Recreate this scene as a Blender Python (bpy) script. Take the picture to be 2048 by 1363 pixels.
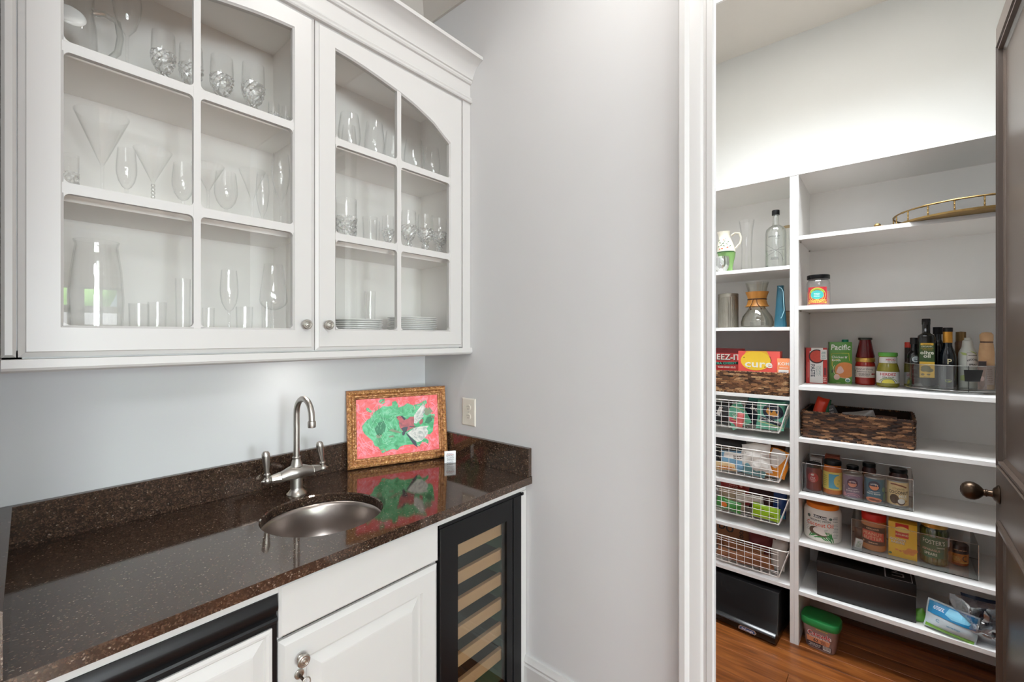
import bpy, bmesh, math, random
from mathutils import Vector, Matrix, noise
import numpy as np
PI = math.pi; R = math.radians
random.seed(7)
S = bpy.context.scene
C = S.collection
for o in list(bpy.data.objects): bpy.data.objects.remove(o, do_unlink=True)

# ------------------------------------------------------------------ camera, world, light, exposure
cam = bpy.data.objects.new('camera', bpy.data.cameras.new('camera')); C.objects.link(cam)
cam.location = (0, 0, 1.5); cam.rotation_euler = (PI/2, 0, R(40.45-90))
cam.data.sensor_width = 36; cam.data.lens = 892/2048*36; cam.data.shift_y = -9/2048; cam.data.clip_start = .01
S.camera = cam
S.view_settings.view_transform = 'Standard'; S.view_settings.look = 'None'
S.view_settings.gamma = 1; S.view_settings.use_curve_mapping = False
S.view_settings.exposure = 0.14
S.cycles.transparent_max_bounces = 40
S.cycles.max_bounces = 12; S.cycles.diffuse_bounces = 8; S.cycles.glossy_bounces = 5
S.cycles.caustics_reflective = False; S.cycles.caustics_refractive = False
S.cycles.sample_clamp_indirect = 4
W = bpy.data.worlds.new('world'); S.world = W; W.use_nodes = True
_wn = W.node_tree
_sky = _wn.nodes.new('ShaderNodeTexSky'); _sky.sky_type = 'HOSEK_WILKIE'; _sky.turbidity = 4
_sky.sun_direction = (.3, -.5, .8)
_wn.links.new(_sky.outputs[0], _wn.nodes['Background'].inputs[0]); _wn.nodes['Background'].inputs[1].default_value = 6.0

def area(name, loc, size, power, rot=(0,0,0), col=(1,1,1), shape='DISK', size2=None, spread=PI):
    l = bpy.data.lights.new(name, 'AREA'); l.shape = shape; l.size = size; l.energy = power; l.color = col; l.spread = spread
    if size2: l.size_y = size2
    o = bpy.data.objects.new(name, l); o.location = loc; o.rotation_euler = rot; C.objects.link(o)
    return o
sun = bpy.data.objects.new('sun', bpy.data.lights.new('sun', 'SUN')); C.objects.link(sun); sun.data.energy = 90; sun.data.angle = R(2); sun.rotation_euler = (R(-42), 0, R(12))
CEIL = 3.22
area('kitchen_ceiling_light', (-.95, -.6, CEIL-.03), 1.3, 30, col=(.90,.95,1), shape='RECTANGLE', size2=1.3)  # this and the next two: unseen panels added as soft fill
area('kitchen_ceiling_light', (-1.3, -3.2, CEIL-.03), 1.4, 110, col=(.90,.95,1), shape='RECTANGLE', size2=1.4)
area('kitchen_ceiling_light', (2.9, -3.0, CEIL-.03), 1.2, 40, col=(.90,.95,1), shape='RECTANGLE', size2=1.2)
area('window_daylight', (-1.41,-5.14,1.725), 1.98, 150, rot=(PI/2,0,0), col=(.82,.91,1), shape='RECTANGLE', size2=1.55)  # fill panel added behind the invented window, clear of the cabinet reflections
area('window_daylight', (.14,-5.14,1.55), .86, 200, rot=(PI/2,0,0), col=(.82,.91,1), shape='RECTANGLE', size2=1.2)  # panel added outside the wide window, boosting its daylight under the cabinet
area('pantry_ceiling_light', (2.05, .25, 3.17), .62, 33, col=(.86,.93,1), shape='RECTANGLE', size2=1.1, spread=R(120))
area('can_light', (.94, .6, CEIL-.02), .13, 8, col=(1,.97,.93))
area('undercabinet_light', (.77, 1.67, 1.427), .07, .52, col=(1,.98,.95))

# ------------------------------------------------------------------ materials
def lin(c):
    return tuple(((v/255)/12.92 if v/255 <= .04045 else ((v/255+.055)/1.055)**2.4) for v in c[:3]) + (1,)
MATS = {}
def mat(name, rgb, rough=.5, metal=0., var=.04, scale=40., bump=0., bscale=200., spec=.5, coat=0., emit=0., rgb2=None, stretch=None, sss=0.):
    if name in MATS: return MATS[name]
    m = bpy.data.materials.new(name); m.use_nodes = True; n = m.node_tree; b = n.nodes['Principled BSDF']
    b.inputs['Roughness'].default_value = rough; b.inputs['Metallic'].default_value = metal
    b.inputs['Specular IOR Level'].default_value = spec; b.inputs['Coat Weight'].default_value = coat; b.inputs['Coat Roughness'].default_value = .05
    c = lin(rgb)
    tc = n.nodes.new('ShaderNodeTexCoord'); mp = n.nodes.new('ShaderNodeMapping'); n.links.new(tc.outputs['Object'], mp.inputs[0])
    if stretch: mp.inputs['Scale'].default_value = stretch
    nz = n.nodes.new('ShaderNodeTexNoise'); nz.inputs['Scale'].default_value = scale; nz.inputs['Detail'].default_value = 3
    n.links.new(mp.outputs[0], nz.inputs['Vector'])
    mx = n.nodes.new('ShaderNodeMix'); mx.data_type = 'RGBA'
    c2 = lin(rgb2) if rgb2 else tuple(min(1, v*(1+var)) for v in c[:3]) + (1,)
    c1 = c if rgb2 else tuple(v*(1-var) for v in c[:3]) + (1,)
    mx.inputs[6].default_value = c1; mx.inputs[7].default_value = c2
    n.links.new(nz.outputs['Fac'], mx.inputs[0]); n.links.new(mx.outputs[2], b.inputs['Base Color'])
    if bump:
        nb = n.nodes.new('ShaderNodeTexNoise'); nb.inputs['Scale'].default_value = bscale; n.links.new(mp.outputs[0], nb.inputs['Vector'])
        bp = n.nodes.new('ShaderNodeBump'); bp.inputs['Strength'].default_value = bump; bp.inputs['Distance'].default_value = .002
        n.links.new(nb.outputs['Fac'], bp.inputs['Height']); n.links.new(bp.outputs[0], b.inputs['Normal'])
    if emit:
        b.inputs['Emission Color'].default_value = c; b.inputs['Emission Strength'].default_value = emit
    MATS[name] = m
    return m
def glassmat(name, tint=(250,252,251), edge=(170,176,174), k=1.0, rough=.02, f0=.045, power=3.0, gloss=(1,1,1,1)):
    """thin-walled glass: straight-through light, mirror share rising towards grazing angles"""
    if name in MATS: return MATS[name]
    m = bpy.data.materials.new(name); m.use_nodes = True; n = m.node_tree
    for x in list(n.nodes): n.nodes.remove(x)
    out = n.nodes.new('ShaderNodeOutputMaterial'); mix = n.nodes.new('ShaderNodeMixShader')
    tr = n.nodes.new('ShaderNodeBsdfTransparent'); gl = n.nodes.new('ShaderNodeBsdfGlossy'); gl.inputs['Roughness'].default_value = rough
    gl.inputs['Color'].default_value = gloss
    lw = n.nodes.new('ShaderNodeLayerWeight'); lw.inputs['Blend'].default_value = .5
    pw = n.nodes.new('ShaderNodeMath'); pw.operation = 'POWER'; pw.inputs[1].default_value = power
    n.links.new(lw.outputs['Facing'], pw.inputs[0])
    cm = n.nodes.new('ShaderNodeMix'); cm.data_type = 'RGBA'; cm.inputs[6].default_value = lin(tint); cm.inputs[7].default_value = lin(edge)
    n.links.new(pw.outputs[0], cm.inputs[0]); n.links.new(cm.outputs[2], tr.inputs['Color'])
    p5 = n.nodes.new('ShaderNodeMath'); p5.operation = 'POWER'; p5.inputs[1].default_value = 4.0; n.links.new(lw.outputs['Facing'], p5.inputs[0])
    ma = n.nodes.new('ShaderNodeMath'); ma.operation = 'MULTIPLY_ADD'; ma.inputs[1].default_value = .75*k; ma.inputs[2].default_value = f0*k; ma.use_clamp = True
    n.links.new(p5.outputs[0], ma.inputs[0]); n.links.new(ma.outputs[0], mix.inputs[0])
    n.links.new(tr.outputs[0], mix.inputs[1]); n.links.new(gl.outputs[0], mix.inputs[2]); n.links.new(mix.outputs[0], out.inputs[0])
    MATS[name] = m
    return m
def nodemat(name, fn):
    m = bpy.data.materials.new(name); m.use_nodes = True; fn(m.node_tree, m.node_tree.nodes['Principled BSDF']); MATS[name] = m; return m
def ramp(n, stops, src):
    r = n.nodes.new('ShaderNodeValToRGB'); e = r.color_ramp.elements
    while len(e) < len(stops): e.new(.5)
    for i, (p, c) in enumerate(stops): e[i].position = p; e[i].color = lin(c)
    n.links.new(src, r.inputs[0]); return r.outputs[0]
def objco(n, sc=(1,1,1)):
    tc = n.nodes.new('ShaderNodeTexCoord'); mp = n.nodes.new('ShaderNodeMapping'); mp.inputs['Scale'].default_value = sc
    n.links.new(tc.outputs['Object'], mp.inputs[0]); return mp.outputs[0]
def tex(n, kind, vec, scale, out, **kw):
    t = n.nodes.new('ShaderNodeTex'+kind); t.inputs['Scale'].default_value = scale; n.links.new(vec, t.inputs['Vector'])
    for k, v in kw.items(): t.inputs[k].default_value = v
    return t.outputs[out]
def mixc(n, fac, a, b, mode='MIX'):
    m = n.nodes.new('ShaderNodeMix'); m.data_type = 'RGBA'; m.blend_type = mode
    for s, v in ((0, fac), (6, a), (7, b)):
        if hasattr(v, 'links'): n.links.new(v, m.inputs[s])
        else: m.inputs[s].default_value = v
    return m.outputs[2]

def _granite(n, b):
    co = objco(n)
    v1 = tex(n, 'Voronoi', co, 330, 'Color'); sep = n.nodes.new('ShaderNodeSeparateColor'); n.links.new(v1, sep.inputs[0])
    c1 = ramp(n, [(0,(20,16,14)), (.35,(35,27,23)), (.65,(54,42,35)), (.9,(82,63,51)), (.985,(118,97,81)), (1,(178,164,150))], sep.outputs[0])
    nz = tex(n, 'Noise', co, 60, 'Fac', Detail=4)
    c2 = ramp(n, [(.3,(30,24,21)), (.7,(78,58,45))], nz)
    n.links.new(mixc(n, .45, c1, c2), b.inputs['Base Color'])
    b.inputs['Roughness'].default_value = .06; b.inputs['Specular IOR Level'].default_value = 1.0; b.inputs['Specular Tint'].default_value = (1,.86,.76,1)
    bp = n.nodes.new('ShaderNodeBump'); bp.inputs['Strength'].default_value = .05; bp.inputs['Distance'].default_value = .001
    n.links.new(tex(n, 'Noise', co, 160, 'Fac', Detail=2), bp.inputs['Height']); n.links.new(bp.outputs[0], b.inputs['Normal'])
GRANITE = nodemat('granite', _granite)
def _wood(n, b):
    info = n.nodes.new('ShaderNodeObjectInfo'); co = objco(n, (14, 1.2, 14))
    add = n.nodes.new('ShaderNodeVectorMath'); add.operation = 'ADD'; n.links.new(co, add.inputs[0]); 
    sc = n.nodes.new('ShaderNodeVectorMath'); sc.operation = 'SCALE'; n.links.new(info.outputs['Location'], sc.inputs[0]); sc.inputs['Scale'].default_value = 31.7
    n.links.new(sc.outputs[0], add.inputs[1])
    nz = tex(n, 'Noise', add.outputs[0], 3.2, 'Fac', Detail=6, Distortion=.8)
    c = ramp(n, [(.25,(92,46,18)), (.5,(142,80,36)), (.75,(176,108,54))], nz)
    rr = ramp(n, [(0,(205,205,205)), (1,(255,255,255))], info.outputs['Random'])
    n.links.new(mixc(n, 1.0, c, rr, 'MULTIPLY'), b.inputs['Base Color']); b.inputs['Roughness'].default_value = .3
WOODFLOOR = nodemat('oak_floor', _wood)
def _wicker(dark):
    def fn(n, b):
        g = n.nodes.new('ShaderNodeNewGeometry')
        nz = tex(n, 'Noise', objco(n, (30, 30, 160)), 6, 'Fac', Detail=3)
        st = [(0,(36,21,13)), (.35,(72,43,26)), (.7,(120,78,48)), (1,(186,136,92))] if dark else [(0,(70,42,24)), (.35,(126,80,46)), (.7,(176,122,76)), (1,(222,176,126))]
        c = ramp(n, st, g.outputs['Random Per Island'])
        c2 = ramp(n, [(.3,(130,130,130)), (.7,(255,255,255))], nz)
        n.links.new(mixc(n, 1.0, c, c2, 'MULTIPLY'), b.inputs['Base Color']); b.inputs['Roughness'].default_value = .55
    return fn
WICKER_D = nodemat('dark_wicker', _wicker(True)); WICKER_L = nodemat('brown_wicker', _wicker(False))
def _gilt(n, b):
    co = objco(n); nz = tex(n, 'Noise', co, 90, 'Fac', Detail=4)
    n.links.new(ramp(n, [(.3,(120,74,42)), (.55,(186,130,82)), (.75,(224,180,126))], nz), b.inputs['Base Color'])
    b.inputs['Roughness'].default_value = .38; b.inputs['Metallic'].default_value = .3
    w = tex(n, 'Voronoi', co, 110, 'Distance'); bp = n.nodes.new('ShaderNodeBump'); bp.inputs['Strength'].default_value = .7; bp.inputs['Distance'].default_value = .004
    n.links.new(w, bp.inputs['Height']); n.links.new(bp.outputs[0], b.inputs['Normal'])
GILT = nodemat('gilded_wood', _gilt)
def _paint(stops, scale, dist=2.5, stretch=(1,1,1)):
    def fn(n, b):
        nz = tex(n, 'Noise', objco(n, stretch), scale, 'Fac', Detail=6, Distortion=dist)
        n.links.new(ramp(n, stops, nz), b.inputs['Base Color']); b.inputs['Roughness'].default_value = .45
        bp = n.nodes.new('ShaderNodeBump'); bp.inputs['Strength'].default_value = .4; bp.inputs['Distance'].default_value = .002
        n.links.new(nz, bp.inputs['Height']); n.links.new(bp.outputs[0], b.inputs['Normal'])
    return fn
P_CORAL = nodemat('coral_paint', _paint([(.3,(226,66,70)), (.48,(236,92,92)), (.62,(240,128,142)), (.74,(232,150,166)), (.85,(246,190,196))], 34, 1.6))
P_GREEN = nodemat('green_paint', _paint([(.28,(20,118,70)), (.45,(56,166,104)), (.6,(98,192,140)), (.75,(128,200,160)), (.9,(176,214,190))], 26, 1.4))
P_WHITE = nodemat('white_feather_paint', _paint([(.3,(150,160,156)), (.5,(208,206,198)), (.75,(238,234,226))], 40, 1.5))
P_RED = nodemat('red_brown_paint', _paint([(.3,(118,56,66)), (.5,(172,72,78)), (.75,(206,110,110))], 26, 1.5))

WALL = mat('wall_paint', (206,206,206), .75, var=.015, scale=6, bump=.05, bscale=500)
PWALL = mat('pantry_paint', (206,206,203), .8, var=.01, scale=6)
CEILM = mat('ceiling_paint', (196,190,182), .85, var=.01)
TRIM = mat('trim_paint', (206,205,203), .4, var=.01)
CAB = mat('cabinet_paint', (199,197,194), .38, var=.015, scale=12)
MELA = mat('white_melamine', (236,234,231), .42, var=.012, scale=20)
BLACK = mat('black_plastic', (14,14,15), .34, var=.1, spec=.3)
BLACKM = mat('matte_black', (20,19,18), .5, var=.1)
NICKEL = mat('brushed_nickel', (186,181,174), .36, 1., var=.02, scale=30)
STEEL = mat('stainless_steel', (172,163,157), .3, 1., var=.06, scale=60, stretch=(14,14,1))
PEWTER = mat('pewter', (190,186,178), .36, 1., var=.08)
BRASS = mat('antique_brass', (136,110,68), .42, 1., var=.25, scale=60)
BRONZE = mat('oil_rubbed_bronze', (72,58,46), .3, .9, var=.15)
DOORM = mat('brown_door_paint', (74,62,54), .33, var=.06, scale=8)
GLASS = glassmat('clear_glass', tint=(255,255,255), edge=(222,224,223), k=.75, power=4)
PANE = glassmat('pane_glass', tint=(252,252,251), edge=(226,227,226), k=1.0, rough=.0, f0=.058, power=4)
CRYSTAL = glassmat('cut_crystal', tint=(252,253,253), edge=(200,204,204), k=2.2, rough=.04, f0=.15, power=2)
SMOKE = glassmat('wine_fridge_glass', tint=(232,238,232), edge=(190,205,196), k=1.0, f0=.05, power=4)
ACRYL = glassmat('clear_acrylic', tint=(250,251,251), edge=(210,212,212), k=.9, f0=.045, power=3)
ACRYLE = glassmat('acrylic_edge', tint=(236,238,238), edge=(190,192,192), k=3.0, f0=.16, rough=.15)
PLASTIC = glassmat('clear_plastic_film', tint=(236,240,244), edge=(160,166,174), k=2.0, rough=.08, f0=.12, power=2)
def _crystal(n, b):
    out = [x for x in n.nodes if x.type == 'OUTPUT_MATERIAL'][0]
    g = n.nodes.new('ShaderNodeBsdfGlossy'); g.inputs['Roughness'].default_value = .06; lw = n.nodes.new('ShaderNodeLayerWeight'); lw.inputs['Blend'].default_value = .45
    ma = n.nodes.new('ShaderNodeMath'); ma.operation = 'MULTIPLY_ADD'; ma.inputs[1].default_value = .55; ma.inputs[2].default_value = .10; ma.use_clamp = True
    t = n.nodes.new('ShaderNodeBsdfTransparent'); t.inputs[0].default_value = lin((252,253,253)); m = n.nodes.new('ShaderNodeMixShader')
    n.links.new(lw.outputs['Fresnel'], ma.inputs[0]); n.links.new(ma.outputs[0], m.inputs[0])
    n.links.new(t.outputs[0], m.inputs[1]); n.links.new(g.outputs[0], m.inputs[2]); d = n.nodes.new('ShaderNodeBsdfDiffuse'); d.inputs[0].default_value = (.95,.96,.96,1); m2 = n.nodes.new('ShaderNodeMixShader')
    v = tex(n, 'Voronoi', objco(n), 170, 'Color'); sp_ = n.nodes.new('ShaderNodeSeparateColor'); n.links.new(v, sp_.inputs[0])
    n.links.new(ramp(n, [(.35,(0,0,0)), (.8,(150,150,150)), (1,(215,215,215))], sp_.outputs[0]), m2.inputs[0])  # random white cells paint the sparkle of the cut facets
    n.links.new(m.outputs[0], m2.inputs[1]); n.links.new(d.outputs[0], m2.inputs[2]); n.links.new(m2.outputs[0], out.inputs[0])
CUT = nodemat('faceted_crystal', _crystal)
CHINA = mat('white_china', (242,242,241), .2, var=.01)
WHITEP = mat('white_paper', (228,226,222), .5, var=.02)
WIRE = mat('white_coated_wire', (232,228,222), .35, var=.02)

# ------------------------------------------------------------------ mesh builder
class B:
    def __init__(s): s.v = []; s.f = []; s.M = None
    def add(s, vs, fs):
        k = len(s.v)
        s.v += [tuple(s.M @ Vector(p)) if s.M else tuple(p) for p in vs]
        s.f += [tuple(i+k for i in f) for f in fs]
        return s
    def box(s, x0, y0, z0, x1, y1, z1):
        return s.add([(x0,y0,z0),(x1,y0,z0),(x1,y1,z0),(x0,y1,z0),(x0,y0,z1),(x1,y0,z1),(x1,y1,z1),(x0,y1,z1)],
                     [(0,3,2,1),(4,5,6,7),(0,1,5,4),(1,2,6,5),(2,3,7,6),(3,0,4,7)])
    def skin(s, loops, closed=True, cap0=False, cap1=False):
        n = len(loops[0]); vs = [p for l in loops for p in l]; fs = []
        for i in range(len(loops)-1):
            for j in range(n if closed else n-1):
                a, b = i*n+j, i*n+(j+1) % n
                fs.append((a, b, b+n, a+n))
        if cap0: fs.append(tuple(range(n))[::-1])
        if cap1: fs.append(tuple(range((len(loops)-1)*n, len(loops)*n)))
        return s.add(vs, fs)
    def lathe(s, prof, n=32, c=(0,0,0), sx=1., sy=1., shear=(0,0), close=False):
        loops = []
        z0 = prof[0][1]
        pf = list(prof)+([prof[0]] if close else [])
        for r, z in pf:
            r = max(r, 1e-5)
            loops.append([(c[0]+shear[0]*(z-z0)+sx*r*math.cos(2*PI*k/n), c[1]+shear[1]*(z-z0)+sy*r*math.sin(2*PI*k/n), c[2]+z) for k in range(n)])
        return s.skin(loops)
    def tube(s, pts, r, n=8, closed=False, caps=True):
        P = [Vector(p) for p in pts]; L = len(P); loops = []; up = None
        for i in range(L):
            t = (P[(i+1) % L]-P[i-1]) if (closed or 0 < i < L-1) else (P[1]-P[0] if i == 0 else P[-1]-P[-2])
            t.normalize()
            if up is None: up = t.orthogonal().normalized()
            else:
                up = up - t*up.dot(t)
                up = up.normalized() if up.length > 1e-6 else t.orthogonal().normalized()
            w = t.cross(up); rr = r[i] if isinstance(r, (list, tuple)) else r
            loops.append([tuple(P[i]+(up*math.cos(2*PI*k/n)+w*math.sin(2*PI*k/n))*rr) for k in range(n)])
        if closed: loops.append(loops[0])
        return s.skin(loops, True, caps and not closed, caps and not closed)
    def prism(s, poly, plane, d0, d1):
        g = {'xz': lambda p, d: (p[0], d, p[1]), 'xy': lambda p, d: (p[0], p[1], d), 'yz': lambda p, d: (d, p[0], p[1])}[plane]
        return s.skin([[g(p, d0) for p in poly], [g(p, d1) for p in poly]], True, True, True)
    def ball(s, c, r, n=16, m=10):
        r = r if isinstance(r, (tuple, list)) else (r, r, r)
        loops = []
        for i in range(m+1):
            a = -PI/2+PI*i/m
            loops.append([(c[0]+r[0]*max(math.cos(a),1e-4)*math.cos(2*PI*k/n), c[1]+r[1]*max(math.cos(a),1e-4)*math.sin(2*PI*k/n), c[2]+r[2]*math.sin(a)) for k in range(n)])
        return s.skin(loops)
    def rects(s, prof, x0, z0, x1, z1, cap0=False, cap1=True):
        """mitred rectangular rings in the xz plane; prof = [(inset, y)]"""
        return s.skin([[(x0+d,y,z0+d),(x1-d,y,z0+d),(x1-d,y,z1-d),(x0+d,y,z1-d)] for d, y in prof], True, cap0, cap1)
    def build(s, name, m, parent=None, smooth=35, bev=0., seg=2, weld=True):
        me = bpy.data.meshes.new(name); bm = bmesh.new()
        vs = [bm.verts.new(p) for p in s.v]
        for f in s.f:
            try: bm.faces.new([vs[i] for i in f])
            except ValueError: pass
        if weld: bmesh.ops.remove_doubles(bm, verts=bm.verts, dist=1e-5)
        bmesh.ops.recalc_face_normals(bm, faces=bm.faces)
        if bev:
            es = [e for e in bm.edges if len(e.link_faces) == 2 and e.calc_face_angle(0) > R(40)]
            bmesh.ops.bevel(bm, geom=es, offset=bev, segments=seg, profile=.5, affect='EDGES', clamp_overlap=True)
        bm.to_mesh(me); bm.free()
        return link(name, me, m, parent, smooth)
def link(name, me, m, parent=None, smooth=35):
    if smooth:
        me.polygons.foreach_set('use_smooth', [True]*len(me.polygons)); me.set_sharp_from_angle(angle=R(smooth))
    me.materials.append(m)
    o = bpy.data.objects.new(name, me); C.objects.link(o)
    if parent is not None: o.parent = parent
    return o
def thing(name, label, cat, loc=(0,0,0), rz=0., group=None):
    o = bpy.data.objects.new(name, None); o.empty_display_size = .02; C.objects.link(o)
    o.location = loc; o.rotation_euler = (0,0,rz); o['label'] = label; o['category'] = cat
    if group: o['group'] = group
    return o
def struct(o): o['kind'] = 'structure'; return o
def dup(root, loc, rz=None, label=None, group=None, scale=None):
    r = root.copy(); C.objects.link(r); r.location = loc
    if rz is not None: r.rotation_euler = (0,0,rz)
    if scale: r.scale = scale
    if label: r['label'] = label
    if group: r['group'] = group
    for ch in list(root.children):
        c = ch.copy(); C.objects.link(c); c.parent = r
        for g in list(ch.children):
            d = g.copy(); C.objects.link(d); d.parent = c
    return r
def bx(name, m, parent, *b, bev=0.): return B().box(*b).build(name, m, parent, bev=bev)

# ------------------------------------------------------------------ flat print: labels, lettering, pictures laid on a surface
_TX = {}
def text2d(t, size, bold=0., shear=0., sx=1.):
    k = (t, bold, shear)
    if k not in _TX:
        cu = bpy.data.curves.new('lettering', 'FONT'); cu.body = t; cu.size = 1; cu.offset = bold; cu.shear = shear
        cu.align_x = 'CENTER'; cu.resolution_u = 2; cu.space_character = 1+bold*1.2
        ob = bpy.data.objects.new('lettering', cu); C.objects.link(ob)
        me = bpy.data.meshes.new_from_object(ob.evaluated_get(bpy.context.evaluated_depsgraph_get()))
        vs = [(v.co.x, v.co.y) for v in me.vertices]; fs = [tuple(p.vertices) for p in me.polygons]
        bpy.data.objects.remove(ob); bpy.data.curves.remove(cu); bpy.data.meshes.remove(me)
        ys = [v[1] for v in vs]; mid = .36 if ys else 0
        xs = [v[0] for v in vs]; cx = (min(xs)+max(xs))/2 if xs else 0
        _TX[k] = ([(x-cx, y-mid) for x, y in vs], fs)
    vs, fs = _TX[k]
    return [(x*size*sx, y*size) for x, y in vs], fs
def Rr(u0, v0, u1, v1): return ([(u0,v0),(u1,v0),(u1,v1),(u0,v1)], [(0,1,2,3)])
def El(cu, cv, ru, rv, a0=0, a1=360, n=24):
    full = a1-a0 >= 360; k = n if full else n+1
    return ([(cu+ru*math.cos(R(a0+(a1-a0)*i/n)), cv+rv*math.sin(R(a0+(a1-a0)*i/n))) for i in range(k)], [tuple(range(k))])
def Rg(cu, cv, ru, rv, w, a0=0, a1=360, n=28):
    vs = []; fs = []
    for i in range(n+1):
        a = R(a0+(a1-a0)*i/n)
        vs += [(cu+ru*math.cos(a), cv+rv*math.sin(a)), (cu+(ru-w)*math.cos(a), cv+(rv-w)*math.sin(a))]
    for i in range(n): fs.append((2*i, 2*i+2, 2*i+3, 2*i+1))
    return vs, fs
def Pg(*pts): return (list(pts), [tuple(range(len(pts)))])
def Ln(w, *pts):
    vs = []; fs = []
    for a, b in zip(pts, pts[1:]):
        dx, dy = b[0]-a[0], b[1]-a[1]; l = math.hypot(dx, dy) or 1; nx, ny = -dy/l*w/2, dx/l*w/2; k = len(vs)
        vs += [(a[0]+nx,a[1]+ny),(a[0]-nx,a[1]-ny),(b[0]-nx,b[1]-ny),(b[0]+nx,b[1]+ny)]; fs.append((k,k+1,k+2,k+3))
    return vs, fs
def Tx(t, u, v, size, rot=0, bold=0., shear=0., sx=1., arc=0):
    vs, fs = text2d(t, size, bold, shear, sx); c, s_ = math.cos(R(rot)), math.sin(R(rot))
    if arc: vs = [((arc+y)*math.sin(x/arc), (arc+y)*math.cos(x/arc)-arc) for x, y in vs]
    return [(u+c*x-s_*y, v+s_*x+c*y) for x, y in vs], fs
def Bars(u0, v0, u1, v1, rows, fill=.5, ragged=.35):
    """rows of small print too fine to read"""
    out = ([], []); h = (v1-v0)/rows
    for i in range(rows):
        a = u0+(u1-u0)*random.uniform(0, ragged/2); e = u1-(u1-u0)*random.uniform(0, ragged/2)
        while a < e:
            w = min(random.uniform(.08, .26)*(u1-u0), e-a); k = len(out[0])
            vs, _ = Rr(a, v0+i*h, a+w, v0+i*h+h*fill); out[0].extend(vs); out[1].append((k,k+1,k+2,k+3)); a += w+.035*(u1-u0)
    return out
def plane(y): return lambda u, v, l: (u, y-l, v)
def top(z, y0=0): return lambda u, v, l: (u, y0+v, z+l)
def side(x, y0=0): return lambda u, v, l: (x+l, y0+u, v)
def cyl(r, a0=0., sx=1., sy=1.):
    def f(u, v, l):
        rr = r(v) if callable(r) else r
        r0 = r(0) if callable(r) else r
        a = u/r0+a0
        return ((rr*sx+l)*math.sin(a), -(rr*sy+l)*math.cos(a), v)
    f.du = (r(0) if callable(r) else r)*.18
    return f
def decal(parent, name, m, shapes, surf, lift=.0004, smooth=0):
    bm = bmesh.new()
    for i_, (vs, fs) in enumerate(shapes):
        bv = [bm.verts.new((u, v, i_*1e-5)) for u, v in vs]
        for f in fs:
            try: bm.faces.new([bv[i] for i in f])
            except ValueError: pass
    du, dv = getattr(surf, 'du', 0), getattr(surf, 'dv', 0)
    for ax, d in ((0, du), (1, dv)):
        if not d or not bm.verts: continue
        lo = min(v.co[ax] for v in bm.verts); hi = max(v.co[ax] for v in bm.verts)
        k = math.ceil(lo/d)
        while k*d < hi:
            co = [0,0,0]; no = [0,0,0]; co[ax] = k*d; no[ax] = 1
            bmesh.ops.bisect_plane(bm, geom=bm.verts[:]+bm.edges[:]+bm.faces[:], plane_co=co, plane_no=no, dist=1e-7); k += 1
    for v in bm.verts: v.co = surf(v.co.x, v.co.y, lift+v.co.z)
    me = bpy.data.meshes.new(name); bm.to_mesh(me); bm.free()
    return link(name, me, m, parent, smooth)
def ink(rgb, rough=.45): return mat('ink_%d_%d_%d' % rgb, rgb, rough, var=.03)
def front(p0, p1):
    """base point and turn of a box whose front edge runs from p0 to p1 as seen from the front"""
    return ((p0[0]+p1[0])/2, (p0[1]+p1[1])/2), math.atan2(p1[1]-p0[1], p1[0]-p0[0]), math.hypot(p1[0]-p0[0], p1[1]-p0[1])

# ================================================================== THE ROOM
XB, YA, XS = 1.476, 1.855, 2.5484        # bar side wall, bar rear wall, front of the pantry shelving
def wb(b, name, m, T, **k):
    o = b.build(name, m, T, **k)
    if T is not None and T.type == 'EMPTY': o.location = -T.location
    return o
floor = struct(B().box(-3.1,-5.1,-.12,4.6,2.0,-.012).build('floor', mat('subfloor', (120,78,42), .5), smooth=0))
_pk = B().box(-.0409,-.55,-.012,.0409,.55,0).build('plank', WOODFLOOR, floor, smooth=0, bev=.0012, seg=1)
_pk.location = (2.1817+.0, .1, 0); first = True
for i in range(-27, 10):
    off = random.uniform(0, 1.1)
    for j in range(3):
        x, y = 2.1817+i*.0833, -1.5+off+j*1.1015
        if x > 2.98 or x < -.1 or y > 1.7: continue
        if first: o = _pk; first = False
        else: o = _pk.copy(); C.objects.link(o)
        o.location = (x, y, 0)
struct(B().box(-3.1,-5.1,CEIL,1.6,2.0,CEIL+.1).box(1.6,-5.1,CEIL,4.6,-1.1,CEIL+.1).box(1.6,-1.1,3.2,4.6,2.0,3.32).build('ceiling', CEILM, smooth=0))
struct(B().box(-.1,YA,0,XB+.124,YA+.12,CEIL).build('wall_back', WALL, smooth=0))
struct(B().box(XB,.47,0,1.6,YA,CEIL).box(XB,-1.2,0,1.6,-.31,CEIL).box(XB,-.31,2.68,1.6,.47,CEIL).build('wall_right', WALL, smooth=0))
struct(B().box(-.12,1.16,0,.0,YA,CEIL).build('wall_side', WALL, smooth=0))
struct(B().box(-3.1,-5,0,-3,1.16,CEIL).box(-3.0,1.16,0,-.12,1.26,CEIL).build('wall_left', WALL, smooth=0))
struct(B().box(1.6,-1.3,0,4.5,-1.2,CEIL).box(4.5,-5,0,4.6,-1.2,CEIL).build('wall_kitchen', WALL, smooth=0))
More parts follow.
